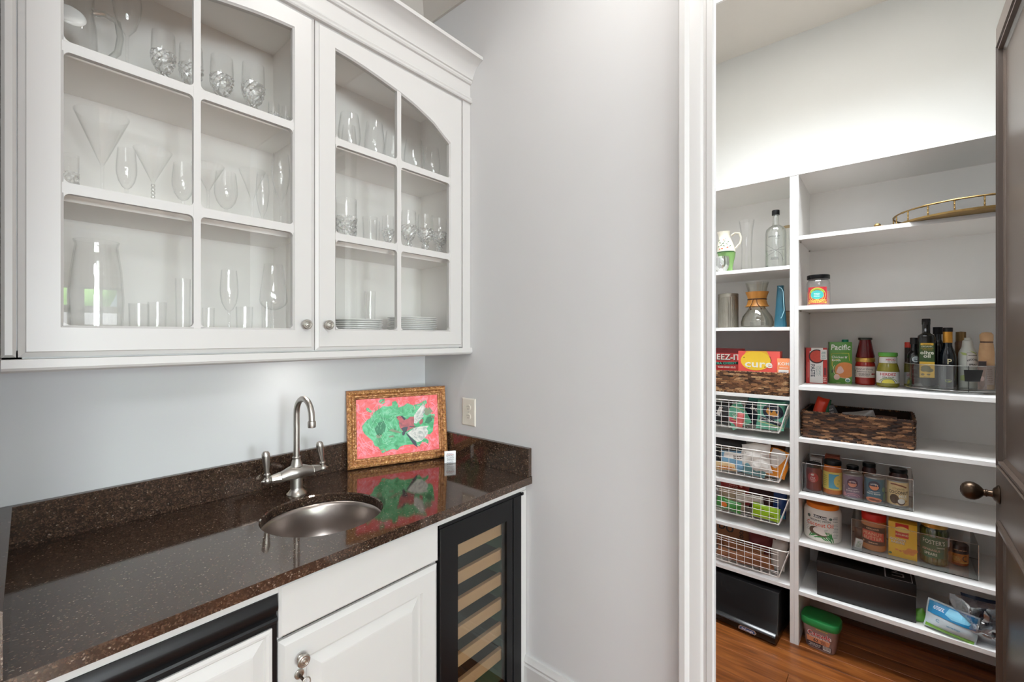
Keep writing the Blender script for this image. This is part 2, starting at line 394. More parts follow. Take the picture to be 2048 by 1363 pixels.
# kitchen wall behind the viewer, with the window that shows in the cabinet glass
wf = B()
WX = [(-.30,.687), (.78,1.177)]; WZ = (.95, 2.165)
wf.box(-3,-5.1,0,-2.4,-5,CEIL).box(-.42,-5.1,0,WX[0][0],-5,CEIL).box(-2.4,-5.1,0,-.42,-5,.95).box(-2.4,-5.1,2.5,-.42,-5,CEIL).box(WX[0][1],-5.1,WZ[0],WX[1][0],-5,WZ[1]).box(WX[1][1],-5.1,0,4.5,-5,CEIL).box(WX[0][0],-5.1,0,WX[1][1],-5,WZ[0]).box(WX[0][0],-5.1,WZ[1],WX[1][1],-5,CEIL)
struct(wf.build('wall_front', WALL, smooth=0))
for k, (a, b) in enumerate(WX):
    w = B(); zm = 1.86; xm = (a+b)/2
    for q in ((a,WZ[0],a+.035,WZ[1]), (b-.035,WZ[0],b,WZ[1]), (a,WZ[1]-.035,b,WZ[1]), (a,WZ[0],b,WZ[0]+.04), (a,zm-.045,b,zm+.045), (xm-.012,WZ[0],xm+.012,WZ[1])):
        w.box(q[0],-5.06,q[1],q[2],-5.02,q[3])
    w = struct(w.build('window_%d' % (k+1), TRIM, smooth=0))
    B().box(a+.01,-5.045,WZ[0]+.01,b-.01,-5.04,WZ[1]-.01).build('pane', PANE, w, smooth=0)
w = B()
for q in ((-2.4,.95,-2.34,2.5),(-.48,.95,-.42,2.5),(-2.4,.95,-.42,1.01),(-2.4,2.44,-.42,2.5),(-1.45,.95,-1.37,2.5)): w.box(q[0],-5.07,q[1],q[2],-5.03,q[3])
w = struct(w.build('window_3', TRIM, smooth=0)); B().box(-2.39,-5.055,.96,-.43,-5.05,2.49).build('pane', PANE, w, smooth=0)  # invented window, added to let the fill light in
t = B()
for x0, x1 in ((-.40,-.30), (.687,.78), (1.177,1.29)): t.box(x0,-5,.85,x1,-4.975,2.86)
t.box(-.40,-5,2.86,1.29,-4.97,2.95).box(-.46,-5,.82,1.33,-4.93,.86)
struct(t.build('trim_window', TRIM, smooth=0))
SHADE = mat('linen_shade', (196,190,178), .9, var=.05, scale=60)
for k, (a, b) in enumerate(WX):
    sh = thing('roman_shade', ['wide pale linen roman shade over the kitchen window', 'narrow pale linen roman shade over the kitchen window'][k], 'shade', ((a+b)/2,-4.955,2.16))
    q = B()
    for i in range(5): q.skin([[(x, -.012*math.sin(PI*t_/6)-.004*i, .15*i+.15*t_/6) for t_ in range(7)] for x in (a-(a+b)/2-.02, b-(a+b)/2+.02)], closed=False)
    q.build('cloth', SHADE, sh); bx('head_rail', SHADE, sh, a-(a+b)/2-.02,-.03,.74,b-(a+b)/2+.02,.0,.79)
LEAF = mat('tree_leaves', (70,120,62), .6, rgb2=(150,190,110), scale=3, bump=.5, bscale=20)
for k, (x, y, z, r) in enumerate(((-4.2,-12.5,2.3,1.6), (.4,-12.6,2.9,1.8), (5.0,-12.2,2.4,1.6), (2.6,-11.2,1.7,.6))):
    tr = thing('garden_tree', ['round leafy tree left of the kitchen window view', 'tall leafy tree behind the kitchen window', 'round leafy tree right of the kitchen window view', 'small leafy bush outside the kitchen window'][k], 'tree', (x,y,-.3))
    q = B().ball((0,0,z+.3), r, 28, 18); q.v = [tuple(Vector(p)+Vector(p).normalized()*.35*noise.noise(Vector(p)*2.2)) for p in q.v]
    q.build('foliage', LEAF, tr); B().tube([(0,0,0),(0,0,z+.2)], [.12,.08], 8).build('tree_trunk', mat('bark', (80,64,50), .9), tr)
struct(B().box(-12,-16,-.5,14,-5.1,-.3).build('garden_ground', mat('lawn', (120,132,90), .9), smooth=0))
ho = thing('neighbor_house', 'pale brick house seen through the kitchen window', 'house', (1.0,-7.4,-.3))
bx('house_wall', mat('pale_brick', (206,198,196), .9, var=.12, scale=30), ho, -4,-.6,0,4,0,2.0)
B().prism([(-.9,2.0),(.25,2.0),(-.3,2.25)], 'yz', -4.2, 4.2).build('house_roof', mat('grey_shingle', (150,150,152), .8, var=.15), ho)

# door opening trim
cas = [(.4224,0),(.4224,-.012),(.426,-.016),(.4425,-.016),(.446,-.013),(.4535,-.013),(.458,-.018),(.463,-.02),(.494,-.022),(.500,-.03),(.505,-.034),(.522,-.034),(.528,-.028),(.530,0)]
def casing(name, poly): return struct(B().prism([(XB+d, y) for y, d in poly], 'xy', 0, 2.74).build(name, TRIM, smooth=30))
casing('trim_1', cas); casing('trim_2', [(-.317-(y-.4224), d) for y, d in cas])
struct(B().box(XB-.03,-.43,2.69,XB,.53,2.80).build('trim_3', TRIM, smooth=0))
struct(B().box(XB-.001,.4565,0,1.604,.4705,2.68).box(XB-.004,-.31,0,1.604,-.296,2.68).box(XB-.004,-.296,2.66,1.604,.4565,2.68).build('trim_4', TRIM, smooth=0))
bb = [(0,0),(-.016,0),(-.016,.118),(-.011,.124),(-.0115,.128),(-.017,.133),(-.017,.137),(-.011,.148),(-.008,.158),(0,.158)]
struct(B().add([(XB+d, y, z) for y in (.53,1.178) for d, z in bb], [tuple(range(10)), tuple(range(10,20))]+[(i,(i+1)%10,(i+1)%10+10,i+10) for i in range(10)]).build('baseboard_right', TRIM, smooth=25))
# ceiling crown
cr = [(0,0),(.012,0),(.014,.012),(.03,.022),(.05,.05),(.075,.085),(.088,.096),(.09,.11),(.105,.118),(0,.118)]
struct(B().prism([(XB-d, CEIL-.118+z) for d, z in cr], 'xz', -1.2, YA).build('trim_5', CEILM, smooth=30))
struct(B().prism([(YA-d, CEIL-.118+z) for d, z in cr], 'yz', 0, XB).build('trim_6', CEILM, smooth=30))

def can(loc, label):
    c = thing('recessed_light', label, 'light', loc)
    B().lathe([(.062,0),(.085,-.004),(.088,0),(.085,.002)], 32).build('trim_ring', TRIM, c)
    B().lathe([(0,.012),(.064,.012)], 32).build('lens', mat('lamp_lens', (255,246,232), .5, emit=6), c)
can((.94,.6,CEIL), 'round recessed ceiling light above the wet bar')
can((2.26,-4.3,CEIL), 'round recessed ceiling light near the kitchen window wall, to the right')
can((.93,-4.15,CEIL), 'round recessed ceiling light in front of the kitchen window')
pl = thing('ceiling_panel_light', 'long flat light panel on the pantry ceiling', 'light', (2.05,.25,3.2))
bx('frame', TRIM, pl, -.345,-.58,-.018,.345,.58,0); bx('diffuser', mat('lit_diffuser', (255,250,240), .5, emit=4), pl, -.325,-.56,-.022,.325,.56,-.017)

# ================================================================== WALL CABINET
wc = thing('wall_cabinet', 'white wall cabinet with two arched glass doors above the wet bar', 'cabinet', (.745,1.685,1.417))
DZ0, DZ1, DY = 1.452, 2.598, 1.515
wb(B().box(.041,YA-.012,1.447,XB-.02,YA-.001,2.6).box(.02,DY+.03,1.447,.05,YA-.01,2.6).box(.722,DY+.03,1.467,.742,YA-.012,2.6).box(1.44,DY+.03,1.447,1.4755,YA-.01,2.6)
   .box(.02,DY+.03,1.447,1.4755,YA-.01,1.467).box(.02,DY+.03,2.598,1.4755,YA-.01,2.62), 'carcass', MELA, wc, smooth=0)
for z in (1.8435, 2.2125):
    for x0, x1 in ((.05,.722), (.742,1.44)): wb(B().box(x0,1.60,z,x1,YA-.012,z+.0195), 'shelf', MELA, wc, smooth=0, bev=.001)
wb(B().box(1.4285,DY+.002,1.447,1.4755,DY+.032,2.6), 'end_stile', CAB, wc, smooth=0, bev=.001)
wb(B().rects([(0,DY+.03),(0,DY+.008),(.006,DY)], .017, DZ0, .0405, DZ1), 'filler_strip', CAB, wc, smooth=0)
wb(B().prism([(1.503,1.4475),(1.535,1.4475),(1.535,1.417),(1.512,1.417),(1.504,1.422),(1.501,1.428)], 'yz', .017, 1.4745), 'light_rail', CAB, wc, smooth=30)
crown = [(1.54,2.596),(1.507,2.596),(1.5035,2.600),(1.505,2.606),(1.509,2.611),(1.506,2.616),(1.5075,2.622),(1.517,2.628),(1.517,2.684),(1.509,2.686),(1.505,2.692),(1.5055,2.70),(1.500,2.703),(1.4995,2.708),(1.494,2.722),(1.484,2.738),(1.470,2.752),(1.454,2.763),(1.440,2.769),(1.434,2.770),(1.433,2.784),(1.54,2.786)]
wb(B().prism(crown, 'yz', .017, 1.4755), 'crown_moulding', CAB, wc, smooth=28)
def archz(x):
    d = abs(x-.7325); p = [(0,2.530),(.075,2.526),(.13,2.5215),(.19,2.514),(.243,2.505),(.34,2.4865),(.42,2.466),(.52,2.428),(.615,2.366),(.7,2.30)]
    return float(np.interp(d, [a for a, _ in p], [b for _, b in p]))
KNOB = [(0,0),(.009,0),(.0085,.003),(.0055,.006),(.005,.014),(.008,.0155),(.0155,.017),(.0168,.019),(.0165,.022),(.014,.0245),(.0115,.0245),(.0105,.0235),(.0085,.0255),(.006,.0258),(.005,.0248),(.004,.0262),(0,.027)]
def knob(parent, x, y, z):
    b = B(); b.M = Matrix.Translation((x,y,z)) @ Matrix.Rotation(PI/2, 4, 'X')
    return b.lathe(KNOB, 28).build('knob', PEWTER, parent)
def glass_door(X0, X1, a, b, mx0, mx1, kx):
    N = 18
    xs = [b-(b-a)*i/N for i in range(N)]+[a]
    def loop(y, off=0, outer=None):
        if outer is None:
            inn = [(a-off,1.527-off), (b+off,1.527-off), (b+off,1.9)] + [(min(max(x, a-off*(x == a)), b)+(off if x == b else (-off if x == a else 0)), archz(x)+off) for x in xs] + [(a-off,1.9)]
            return [(x, y, z) for x, z in inn]
        i = outer
        return [(x, y, z) for x, z in [(X0+i,DZ0+i), (X1-i,DZ0+i), (X1-i,1.9)] + [(X1-i if x == b else X0+i if x == a else x, DZ1-i) for x in xs] + [(X0+i,1.9)]]
    fr = B().skin([loop(DY+.022), loop(DY+.006), loop(DY+.001,.005), loop(DY,.0055), loop(DY,0,.013), loop(DY+.003,0,.011), loop(DY+.008,0,.0), loop(DY+.022,0,.0), loop(DY+.022)])
    # glazing bars with small fillets in the pane corners
    hz = [(1.846,1.872), (2.188,2.2135)]
    fr.box(mx0,DY+.002,1.52,mx1,DY+.02,archz((mx0+mx1)/2)+.01)
    for z0, z1 in hz: fr.box(a-.003,DY+.003,z0,b+.003,DY+.019,z1)
    cols = [(a,mx0), (mx1,b)]; rows = [(1.527,1.846), (1.872,2.188), (2.2135,None)]
    for x0, x1 in cols:
        for z0, z1 in rows:
            for cx, sx in ((x0,1), (x1,-1)):
                for cz, sz in ((z0,1),) + (((z1,-1),) if z1 else ()):
                    fr.prism([(cx-.001*sx,cz-.001*sz)] + [(cx+sx*.013*(1-math.sin(R(t_))), cz+sz*.013*(1-math.cos(R(t_)))) for t_ in (0,22,45,68,90)], 'xz', DY+.0025, DY+.018)
    d = wb(fr, 'door', CAB, wc, smooth=25)
    for x0, x1 in cols:
        for z0, z1 in rows:
            if z1: poly = [(x0-.004,z0-.004), (x1+.004,z0-.004), (x1+.004,z1+.004), (x0-.004,z1+.004)]
            else: poly = [(x0-.004,z0-.004), (x1+.004,z0-.004)] + [(x1+.004-(x1-x0+.008)*i/10, archz(x1-(x1-x0)*i/10)+.004) for i in range(11)]
            B().prism(poly, 'xz', DY+.0115, DY+.0145).build('pane', PANE, d, smooth=0)
    knob(d, kx, DY, 1.5405)
    return d
glass_door(.043, .7305, .117, .6565, .3794, .3964, .6945)
glass_door(.7335, 1.4267, .808, 1.3468, 1.0668, 1.0860, .7715)
hg = wb(B().box(1.40,1.56,1.49,1.44,1.60,1.52), 'hinge', mat('dark_hinge', (70,56,46), .4, .6), wc, bev=.003)
pk = thing('puck_light', 'small round light under the wall cabinet', 'light', (.77,1.67,1.447))
B().lathe([(0,0),(.038,0),(.038,-.012),(.034,-.016),(.03,-.016),(.03,-.010)], 28).build('housing', TRIM, pk)
B().lathe([(0,-.0115),(.030,-.0115)], 28).build('lens', MATS['lamp_lens'], pk)

# ------------------------------------------------------------------ glassware in the cabinet
def walls(bowl, t=.0013): return [(max(r-t, .0005), z) for r, z in bowl[::-1]]
SHAPES = dict(
    wine=[(.14,0),(.45,.05),(.8,.2),(.97,.38),(1,.5),(.95,.7),(.84,1)],
    big=[(.14,0),(.55,.04),(.9,.12),(1,.2),(.93,.42),(.78,.75),(.68,1)],
    martini=[(.05,0),(.2,.13),(1,1)], flute=[(.16,0),(.6,.16),(.9,.4),(1,.6),(.96,.8),(.84,1)],
    goblet=[(.3,0),(.62,.08),(.9,.26),(1,.45),(1,.7),(.95,1)])
def stem_profile(kind, h, r, sf):
    zs = h*sf; fr = r*(.62 if kind in ('martini','big') else .8)
    bowl = [(max(a*r,.004), zs+b*(h-zs)) for a, b in SHAPES[kind]]
    return [(0,0),(fr,0),(fr,.0016),(fr*.4,.004),(.0055,.012),(.0036,.03),(.0036,zs-.012),(.0052,zs-.003)] + bowl, bowl
def cut_rings(prof, n=14, tw=0):
    loops = []
    for i, (r, z) in enumerate(prof):
        loops.append([(r*(1+(.06 if (k+i) % 2 else -.04))*math.cos(2*PI*(k+tw*i)/n), r*(1+(.06 if (k+i) % 2 else -.04))*math.sin(2*PI*(k+tw*i)/n), z) for k in range(n)])
    return loops
G = 'glassware in the wall cabinet'
def glass(kind, loc, h, r, label, sf=.42):
    nm = dict(wine='wine_glass', big='wine_glass', martini='martini_glass', flute='champagne_flute', goblet='crystal_goblet', tumbler='tumbler', stemless='stemless_glass', cut='cut_glass_tumbler')[kind]
    g = thing(nm, label, 'glass', loc)
    if kind in ('wine','big','martini','flute'):
        p, bowl = stem_profile(kind, h, r, sf)
        i0 = len(p)-len(bowl)
        B().lathe(bowl+walls(bowl), 28).build('bowl', GLASS, g); B().lathe(p[:i0+1], 20).build('stem', GLASS, g)
    elif kind == 'goblet':
        p, bowl = stem_profile(kind, h, r, .34); zs = h*.34; i0 = len(p)-len(bowl)
        B().lathe(bowl+walls(bowl), 28).build('bowl', GLASS, g)
        B().lathe(p[:i0+1], 16).build('stem', CRYSTAL, g)
        q = [(.012,zs*.6),(.017,zs*.8),(.3*r,zs+.001),(.66*r,zs+.08*(h-zs)),(.94*r,zs+.25*(h-zs)),(1.03*r,zs+.42*(h-zs)),(1.02*r,zs+.5*(h-zs))]
        q = [(float(np.interp(z_, [b_ for _, b_ in q], [a_ for a_, _ in q])), z_) for z_ in np.linspace(q[0][1], q[-1][1], 11)]
        B().skin(cut_rings(q, 20), True).build('cut_base', CUT, g, smooth=0)
    elif kind == 'stemless':
        o = [(0,.0),(.5*r,0),(.62*r,.004),(.9*r,.25*h),(1*r,.42*h),(.96*r,.65*h),(.78*r,h)]
        B().lathe(o+[(max(x-.0013,0),max(z,.004)) for x, z in o[::-1]], 32).build('bowl', GLASS, g)
    elif kind == 'tumbler':
        o = [(0,0),(.86*r,0),(.88*r,.003),(r,h)]
        B().lathe(o+[(r-.0016,h),(.86*r-.0016,.012),(0,.012)], 28).build('bowl', GLASS, g)
    else:
        o = [(r*(.92+.08*i/8), .6*h*i/8) for i in range(9)]
        B().lathe([(0,.002),(.9*r,.002),(.97*r,.5*h),(r,h),(r-.0018,h),(.95*r,.5*h),(.86*r,.02),(0,.02)], 28).build('bowl', GLASS, g)
        B().skin(cut_rings(o, 18), True, True).build('cut_base', CUT, g, smooth=0)
    return g
T_, M_, B_ = 2.2328, 1.8638, 1.4678
o4 = ['first', 'second', 'third', 'fourth', 'fifth', 'sixth']
gp = thing('glass_pitcher', 'clear glass pitcher with white lid at the left of the top cabinet shelf', 'pitcher', (.150,1.70,T_))
pb_ = [(.036,0),(.046,.004),(.05,.06),(.047,.12),(.04,.16),(.043,.21)]
B().lathe([(0,0)]+pb_+walls(pb_, .002)+[(0,.008)], 30).build('body', GLASS, gp)
B().tube([(.038,-.01,.165),(.06,-.015,.172),(.088,-.02,.160),(.094,-.02,.12),(.088,-.02,.075),(.072,-.018,.05),(.05,-.012,.046)], .0085, 10).build('handle', glassmat('thick_glass', (246,248,247), (190,195,195), 1.6, .03, .08, 2), gp)
b = B(); b.M = Matrix.Translation((-.012,-.052,.115)) @ Matrix.Rotation(R(68), 4, 'X')
b.lathe([(0,.004),(.026,.004),(.031,.001),(.033,-.002),(.03,-.005),(0,-.006)], 28).build('lid', CHINA, gp)
glass('flute', (.262,1.70,T_), .29, .034, 'tall fluted glass beside the pitcher on the top cabinet shelf', .5)
for i, (x, y, h, r) in enumerate(((.343,1.68,.183,.030), (.418,1.70,.188,.032), (.504,1.70,.194,.0335), (.600,1.70,.214,.0355))):
    glass('goblet', (x,y,T_), h, r, o4[i]+' crystal goblet from the left on the top shelf, left glass door', .3)
for i, x in enumerate((.652,.694)): glass('cut', (x,1.66,T_), .088, .018, ['left', 'right'][i]+' small cut liqueur glass in the top right corner, left glass door')
for k, x, y, h, r, l, sf in (('martini',.208,1.70,.262,.060,'largest martini glass, on the middle shelf at the left',.46), ('wine',.256,1.67,.172,.024,'small wine glass just right of the largest martini glass',.34),
    ('martini',.318,1.68,.19,.047,'martini glass with beaded stem on the middle shelf',.5), ('wine',.392,1.68,.172,.029,'small wine glass left of the central glazing bar, middle shelf',.34), ('cut',.138,1.66,.117,.020,'small cut glass at the far left of the middle shelf',.3),
    ('martini',.459,1.68,.188,.045,'martini glass just right of the central glazing bar, middle shelf',.56), ('wine',.522,1.72,.19,.035,'wine glass between two martini glasses, middle shelf',.36), ('martini',.582,1.66,.2,.040,'rightmost martini glass on the middle shelf',.5),
    ('flute',.645,1.74,.225,.022,'shorter champagne flute at the right of the middle shelf',.3), ('flute',.676,1.66,.284,.030,'taller champagne flute in the right corner of the middle shelf',.42)):
    g = glass(k, (x,y,M_), h, r, l, sf)
    if 'beaded' in l:
        q = B()
        for i in range(7): q.ball((0,0,.02+.011*i), .0062, 10, 6)
        q.build('beads', CRYSTAL, g)
hv = thing('glass_vase', 'large clear hurricane vase on the bottom shelf, left glass door', 'vase', (.200,1.73,B_))
vb = [(.045,0),(.056,.01),(.06,.14),(.055,.22),(.046,.29),(.05,.304)]
B().lathe([(0,0)]+vb+walls(vb, .003)+[(0,.01)], 32).build('body', GLASS, hv)
for k, x, y, h, r, l, sf in (('tumbler',.285,1.68,.128,.024,'first tumbler right of the hurricane vase, bottom shelf',.3), ('tumbler',.338,1.73,.138,.024,'second tumbler right of the hurricane vase, bottom shelf',.3),
    ('tumbler',.385,1.65,.208,.020,'tall narrow glass beside the central glazing bar, bottom shelf',.3), ('wine',.519,1.68,.252,.027,'slim wine glass in the middle of the lower right pane',.46), ('tumbler',.446,1.63,.122,.017,'small tumbler just right of the central glazing bar, bottom shelf',.3),
    ('tumbler',.545,1.62,.13,.025,'tumbler in front of the slim wine glass, bottom shelf',.3), ('big',.639,1.63,.28,.044,'large wide wine glass at the right of the bottom shelf',.44), ('tumbler',.662,1.75,.16,.017,'narrow tumbler behind the large wine glass, bottom shelf',.3)):
    glass(k, (x,y,B_), h, r, l, sf)
for i, (x, y, h, r) in enumerate(((.940,1.66,.158,.0435), (1.054,1.66,.163,.042), (1.172,1.70,.18,.037), (1.258,1.66,.158,.0465), (1.363,1.66,.158,.038))):
    glass('stemless', (x,y,T_), h, r, o4[i]+' stemless glass from the left on the top shelf, right glass door')
glass('stemless', (1.0,1.77,T_), .166, .032, 'stemless glass standing behind the others on the top shelf, right glass door')
glass('cut', (.914,1.64,M_), .176, .041, 'tall cut glass tumbler at the left of the middle shelf, right glass door')
glass('tumbler', (1.045,1.68,M_), .138, .031, 'plain tumbler in the middle of the middle shelf, right glass door')
glass('tumbler', (1.118,1.76,M_), .15, .023, 'narrow tumbler left of the crystal goblets, right glass door')
for i, (x, y, h, r) in enumerate(((1.175,1.74,.18,.026), (1.236,1.67,.203,.034), (1.308,1.64,.194,.036), (1.392,1.64,.192,.037))):
    glass('goblet', (x,y,M_), h, r, o4[i]+' crystal goblet from the left on the middle shelf, right glass door', .3)
glass('tumbler', (1.114,1.79,B_), .235, .024, 'tall straight glass standing behind the two stacks of plates')
ORD = ['first','second','third','fourth','fifth','sixth','seventh','eighth','ninth','tenth','eleventh','twelfth','thirteenth']
PL = [(0,.002),(.45,.002),(.5,0),(.56,.001),(.62,.003),(.97,.0125),(1,.0135),(1,.0152),(.985,.0158),(.6,.0060),(0,.0045)]
for sx, y, r, n, nm in ((.982,1.675,.103,11,'left'), (1.268,1.685,.112,13,'right')):
    p0 = None
    for i in range(n):
        z = B_+.0086*i
        if p0 is None:
            p0 = B().lathe([(a*r, b_) for a, b_ in PL], 40).build('plate', CHINA); p0.location = (sx,y,z); o = p0
        else: o = dup(p0, (sx,y,z))
        o['label'] = ('topmost' if i == n-1 else 'lowest' if i == 0 else ORD[n-1-i]+' from the top')+' white china plate in the '+nm+' stack behind the right glass door'; o['category'] = 'plate'; o['group'] = 'plates in the '+nm+' stack'

# ================================================================== WORKTOP, SINK, TAP
ct = thing('countertop', 'polished brown granite worktop with low upstands', 'countertop', (.745,1.5,.885))
SC, SR = (.725,1.443), .186
def slab(x0, y0, x1, y1, z0, z1):
    q = B(); s = .215; n = 64
    cs = [(SC[0]+SR*math.cos(2*PI*k/n), SC[1]+SR*math.sin(2*PI*k/n)) for k in range(n)]
    sq = []
    for k in range(n):
        c, d = math.cos(2*PI*k/n), math.sin(2*PI*k/n); m = s/max(abs(c), abs(d)); sq.append((SC[0]+c*m, SC[1]+d*m))
    q.skin([[(x,y,z0) for x, y in cs], [(x,y,z1-.004) for x, y in cs], [(SC[0]+(x-SC[0])*1.02,SC[1]+(y-SC[1])*1.02,z1) for x, y in cs], [(x,y,z1) for x, y in sq]])
    q.skin([[(x,y,z0) for x, y in cs], [(x,y,z0) for x, y in sq]])
    xs, ys = [x0,SC[0]-s,SC[0]+s,x1], [y0,SC[1]-s,SC[1]+s,y1]
    for i in range(3):
        for j in range(3):
            if i == j == 1: continue
            for z in (z0, z1): q.add([(xs[i],ys[j],z),(xs[i+1],ys[j],z),(xs[i+1],ys[j+1],z),(xs[i],ys[j+1],z)], [(0,1,2,3)])
    for a, b_ in (((x0,y0),(x1,y0)), ((x1,y0),(x1,y1)), ((x1,y1),(x0,y1)), ((x0,y1),(x0,y0))):
        q.add([(*a,z0),(*b_,z0),(*b_,z1),(*a,z1)], [(0,1,2,3)])
    return q
wb(slab(.0,1.1475,XB,YA,.885,.915), 'slab', GRANITE, ct, smooth=0)
wb(B().box(.0,1.833,.9152,XB,YA-.001,1.033), 'backsplash', GRANITE, ct, smooth=0, bev=.0015)
wb(B().box(1.4545,1.15,.9152,XB-.0005,1.8325,1.033), 'backsplash', GRANITE, ct, smooth=0, bev=.0015)
wb(B().prism([(.0005,1.15),(.0152,1.15),(.0415,1.8325),(.0005,1.8325)], 'xy', .9152, 1.034), 'backsplash', GRANITE, ct, smooth=0)
sk = thing('sink', 'round stainless steel undermount bar sink', 'sink', (SC[0],SC[1],.70))
B().lathe([(.215,.184),(.19,.184),(.184,.182),(.178,.17),(.172,.10),(.16,.05),(.12,.018),(.045,.006),(.04,.002),(.0,.002),(0,-.004),(.05,-.002),(.125,.008),(.166,.045),(.18,.1),(.186,.17),(.2,.178),(.215,.18)], 64).build('bowl', STEEL, sk, smooth=50)
B().lathe([(.042,.006),(.036,.010),(.030,.005),(0,.004)], 32).build('drain', NICKEL, sk)
fa = thing('faucet', 'brushed nickel bridge faucet with gooseneck spout and two lever handles', 'faucet', (.744,1.69,.915))
B().lathe([(0,0),(.034,0),(.034,.003),(.029,.008),(.021,.018),(.0205,.024),(.0205,.066),(.0,.066)], 32).build('base', NICKEL, fa)
B().tube([(x,0,.077+dz) for x, dz in ((-.06,-.004),(-.052,-.003),(-.04,0),(-.024,.003),(-.01,.004),(.01,.004),(.024,.003),(.04,0),(.052,-.003),(.06,-.004))], [.017,.0195,.0205,.0245,.0285,.0285,.0245,.0205,.0195,.017], 24).build('body', NICKEL, fa)
sp = [(0,0,.098)]+[(0,0,z) for z in (.14,.2,.26,.2985)]+[(0,-.06+.06*math.cos(R(a)),.2985+.06*math.sin(R(a))) for a in range(15,181,15)]+[(0,-.121,.285)]
so = B().tube(sp, .0106, 20).lathe([(.0,.098),(.0215,.098),(.0225,.103),(.020,.107),(.0185,.112),(.0145,.127),(.0135,.133),(.0145,.136),(.013,.139),(.0,.139)], 28).build('spout', NICKEL, fa)
B().lathe([(.0,.0),(.0128,.0),(.0135,.003),(.0135,.018),(.0125,.022),(.0098,.024)], 24, c=(0,-.121,.262)).build('aerator', NICKEL, so)
for s in (-1, 1):
    hub = B().tube([(s*x,0,.074) for x in (.058,.060,.064,.09,.093)], [.0185,.0198,.0185,.0135,.0105], 10).build('valve', NICKEL, fa, smooth=20)
    h = B().ball((s*.102,0,.073), .0135, 16, 10).tube([(s*.108,0,.073),(s*.114,0,.073),(s*.119,0,.073),(s*.123,0,.073)], [.008,.0065,.003,.001], 12)
    dx = -.016 if s > 0 else -.006
    h.tube([(s*.102+dx*t_,0,.08+.100*t_) for t_ in (0,.1,.14,.16,.2,.4,.62,.8,.9,.97,1)], [.0068,.007,.0108,.0108,.0075,.0092,.0118,.0134,.013,.0088,.001], 16)
    h.build('handle', NICKEL, fa)

# ================================================================== BASE UNITS
YF = 1.175
bc = thing('base_cabinet', 'white base cabinet with false drawer and raised panel door below the sink', 'cabinet', (.733,1.5,0))
wb(B().box(.4715,YF+.022,.1,.49,1.85,.88).box(.978,YF+.022,.1,.9965,1.85,.88).box(.4715,1.84,.1,.9965,1.85,.88).box(.49,YF+.022,.1,.978,1.85,.12).box(.49,YF+.022,.728,.978,YF+.04,.735), 'carcass', CAB, bc, smooth=0)
wb(B().box(.0,YF+.006,.853,1.4745,YF+.022,.8845), 'top_rail', CAB, bc, smooth=0)
wb(B().box(1.4405,YF+.004,0,1.4745,YF+.6,.8525), 'end_stile', CAB, bc, smooth=0)
wb(B().box(.4715,1.245,0,.9965,1.26,.1), 'toe_kick', CAB, bc, smooth=0)
wb(B().rects([(0,YF+.02),(0,YF+.005),(.006,YF)], .4745, .7375, .9935, .8715), 'drawer_front', CAB, bc, smooth=0)
d = wb(B().rects([(0,YF+.02),(0,YF+.011),(.013,YF),(.068,YF),(.073,YF+.0085),(.0785,YF+.009),(.108,YF+.001),(.112,YF+.0005)], .4755, .112, .9935, .7255), 'door', CAB, bc, smooth=0)
knob(d, .527, YF, .664)
b = B(); b.M = Matrix.Translation((.5235,YF,.6235)) @ Matrix.Rotation(PI/2, 4, 'X')
lk = b.lathe([(0,0),(.012,0),(.0125,.003),(.011,.005),(.007,.0055),(.006,.004),(0,.004)], 24).build('lock', PEWTER, d)
lk2 = B().box(.5215,YF-.026,.6155,.5255,YF-.004,.6245).build('key', BRONZE, d, bev=.001)
b = B(); b.tube([(.529+.0105*math.cos(R(a)),YF-.03,.6125+.013*math.sin(R(a))) for a in range(0,360,20)], .0016, 8, True).build('key_bow', PEWTER, d)

im = thing('ice_maker', 'undercounter ice maker with black control strip and white panel door', 'appliance', (.235,1.5,0))
wb(B().box(.018,YF+.024,.06,.4705,1.82,.8525), 'body', BLACKM, im, smooth=0)
wb(B().prism([(YF+.024,.8525),(YF+.002,.8525),(YF,.838),(YF-.003,.830),(YF-.004,.822),(YF-.001,.812),(YF+.006,.808),(YF+.008,.800),(YF+.001,.795),(YF-.001,.789),(YF+.004,.779),(YF+.024,.779)], 'yz', .018, .4705), 'control_strip', BLACK, im, smooth=30)
wb(B().box(.018,YF+.004,.08,.4705,YF+.022,.7785), 'door_frame', BLACK, im, smooth=0)
wb(B().rects([(0,YF+.006),(0,YF-.0005),(.008,YF-.002),(.014,YF-.0015),(.018,YF+.003),(.045,YF-.004),(.05,YF-.0045)], .034, .105, .4575, .7735), 'door_panel', CAB, im, smooth=0)
wf_ = thing('wine_fridge', 'undercounter black wine fridge with wooden shelf fronts behind glass', 'wine fridge', (1.22,1.5,0))
FRI = mat('fridge_liner', (86,134,108), .5, var=.05)
wb(B().box(.999,YF+.03,.06,1.02,1.8,.84).box(1.385,YF+.03,.06,1.4395,1.8,.84).box(1.02,1.78,.06,1.415,1.8,.84).box(1.02,YF+.03,.06,1.415,1.78,.10).box(1.02,YF+.03,.80,1.415,1.78,.84), 'cabinet', FRI, wf_, smooth=0)
wb(B().box(.999,YF+.002,.842,1.4395,YF+.03,.8525).box(1.437,YF-.004,.839,1.45,YF+.02,.850), 'top_trim', BLACK, wf_, smooth=0, bev=.001)
wb(B().box(1.389,YF+.001,.06,1.4395,YF+.03,.8415), 'side_trim', BLACK, wf_, smooth=0, bev=.001)
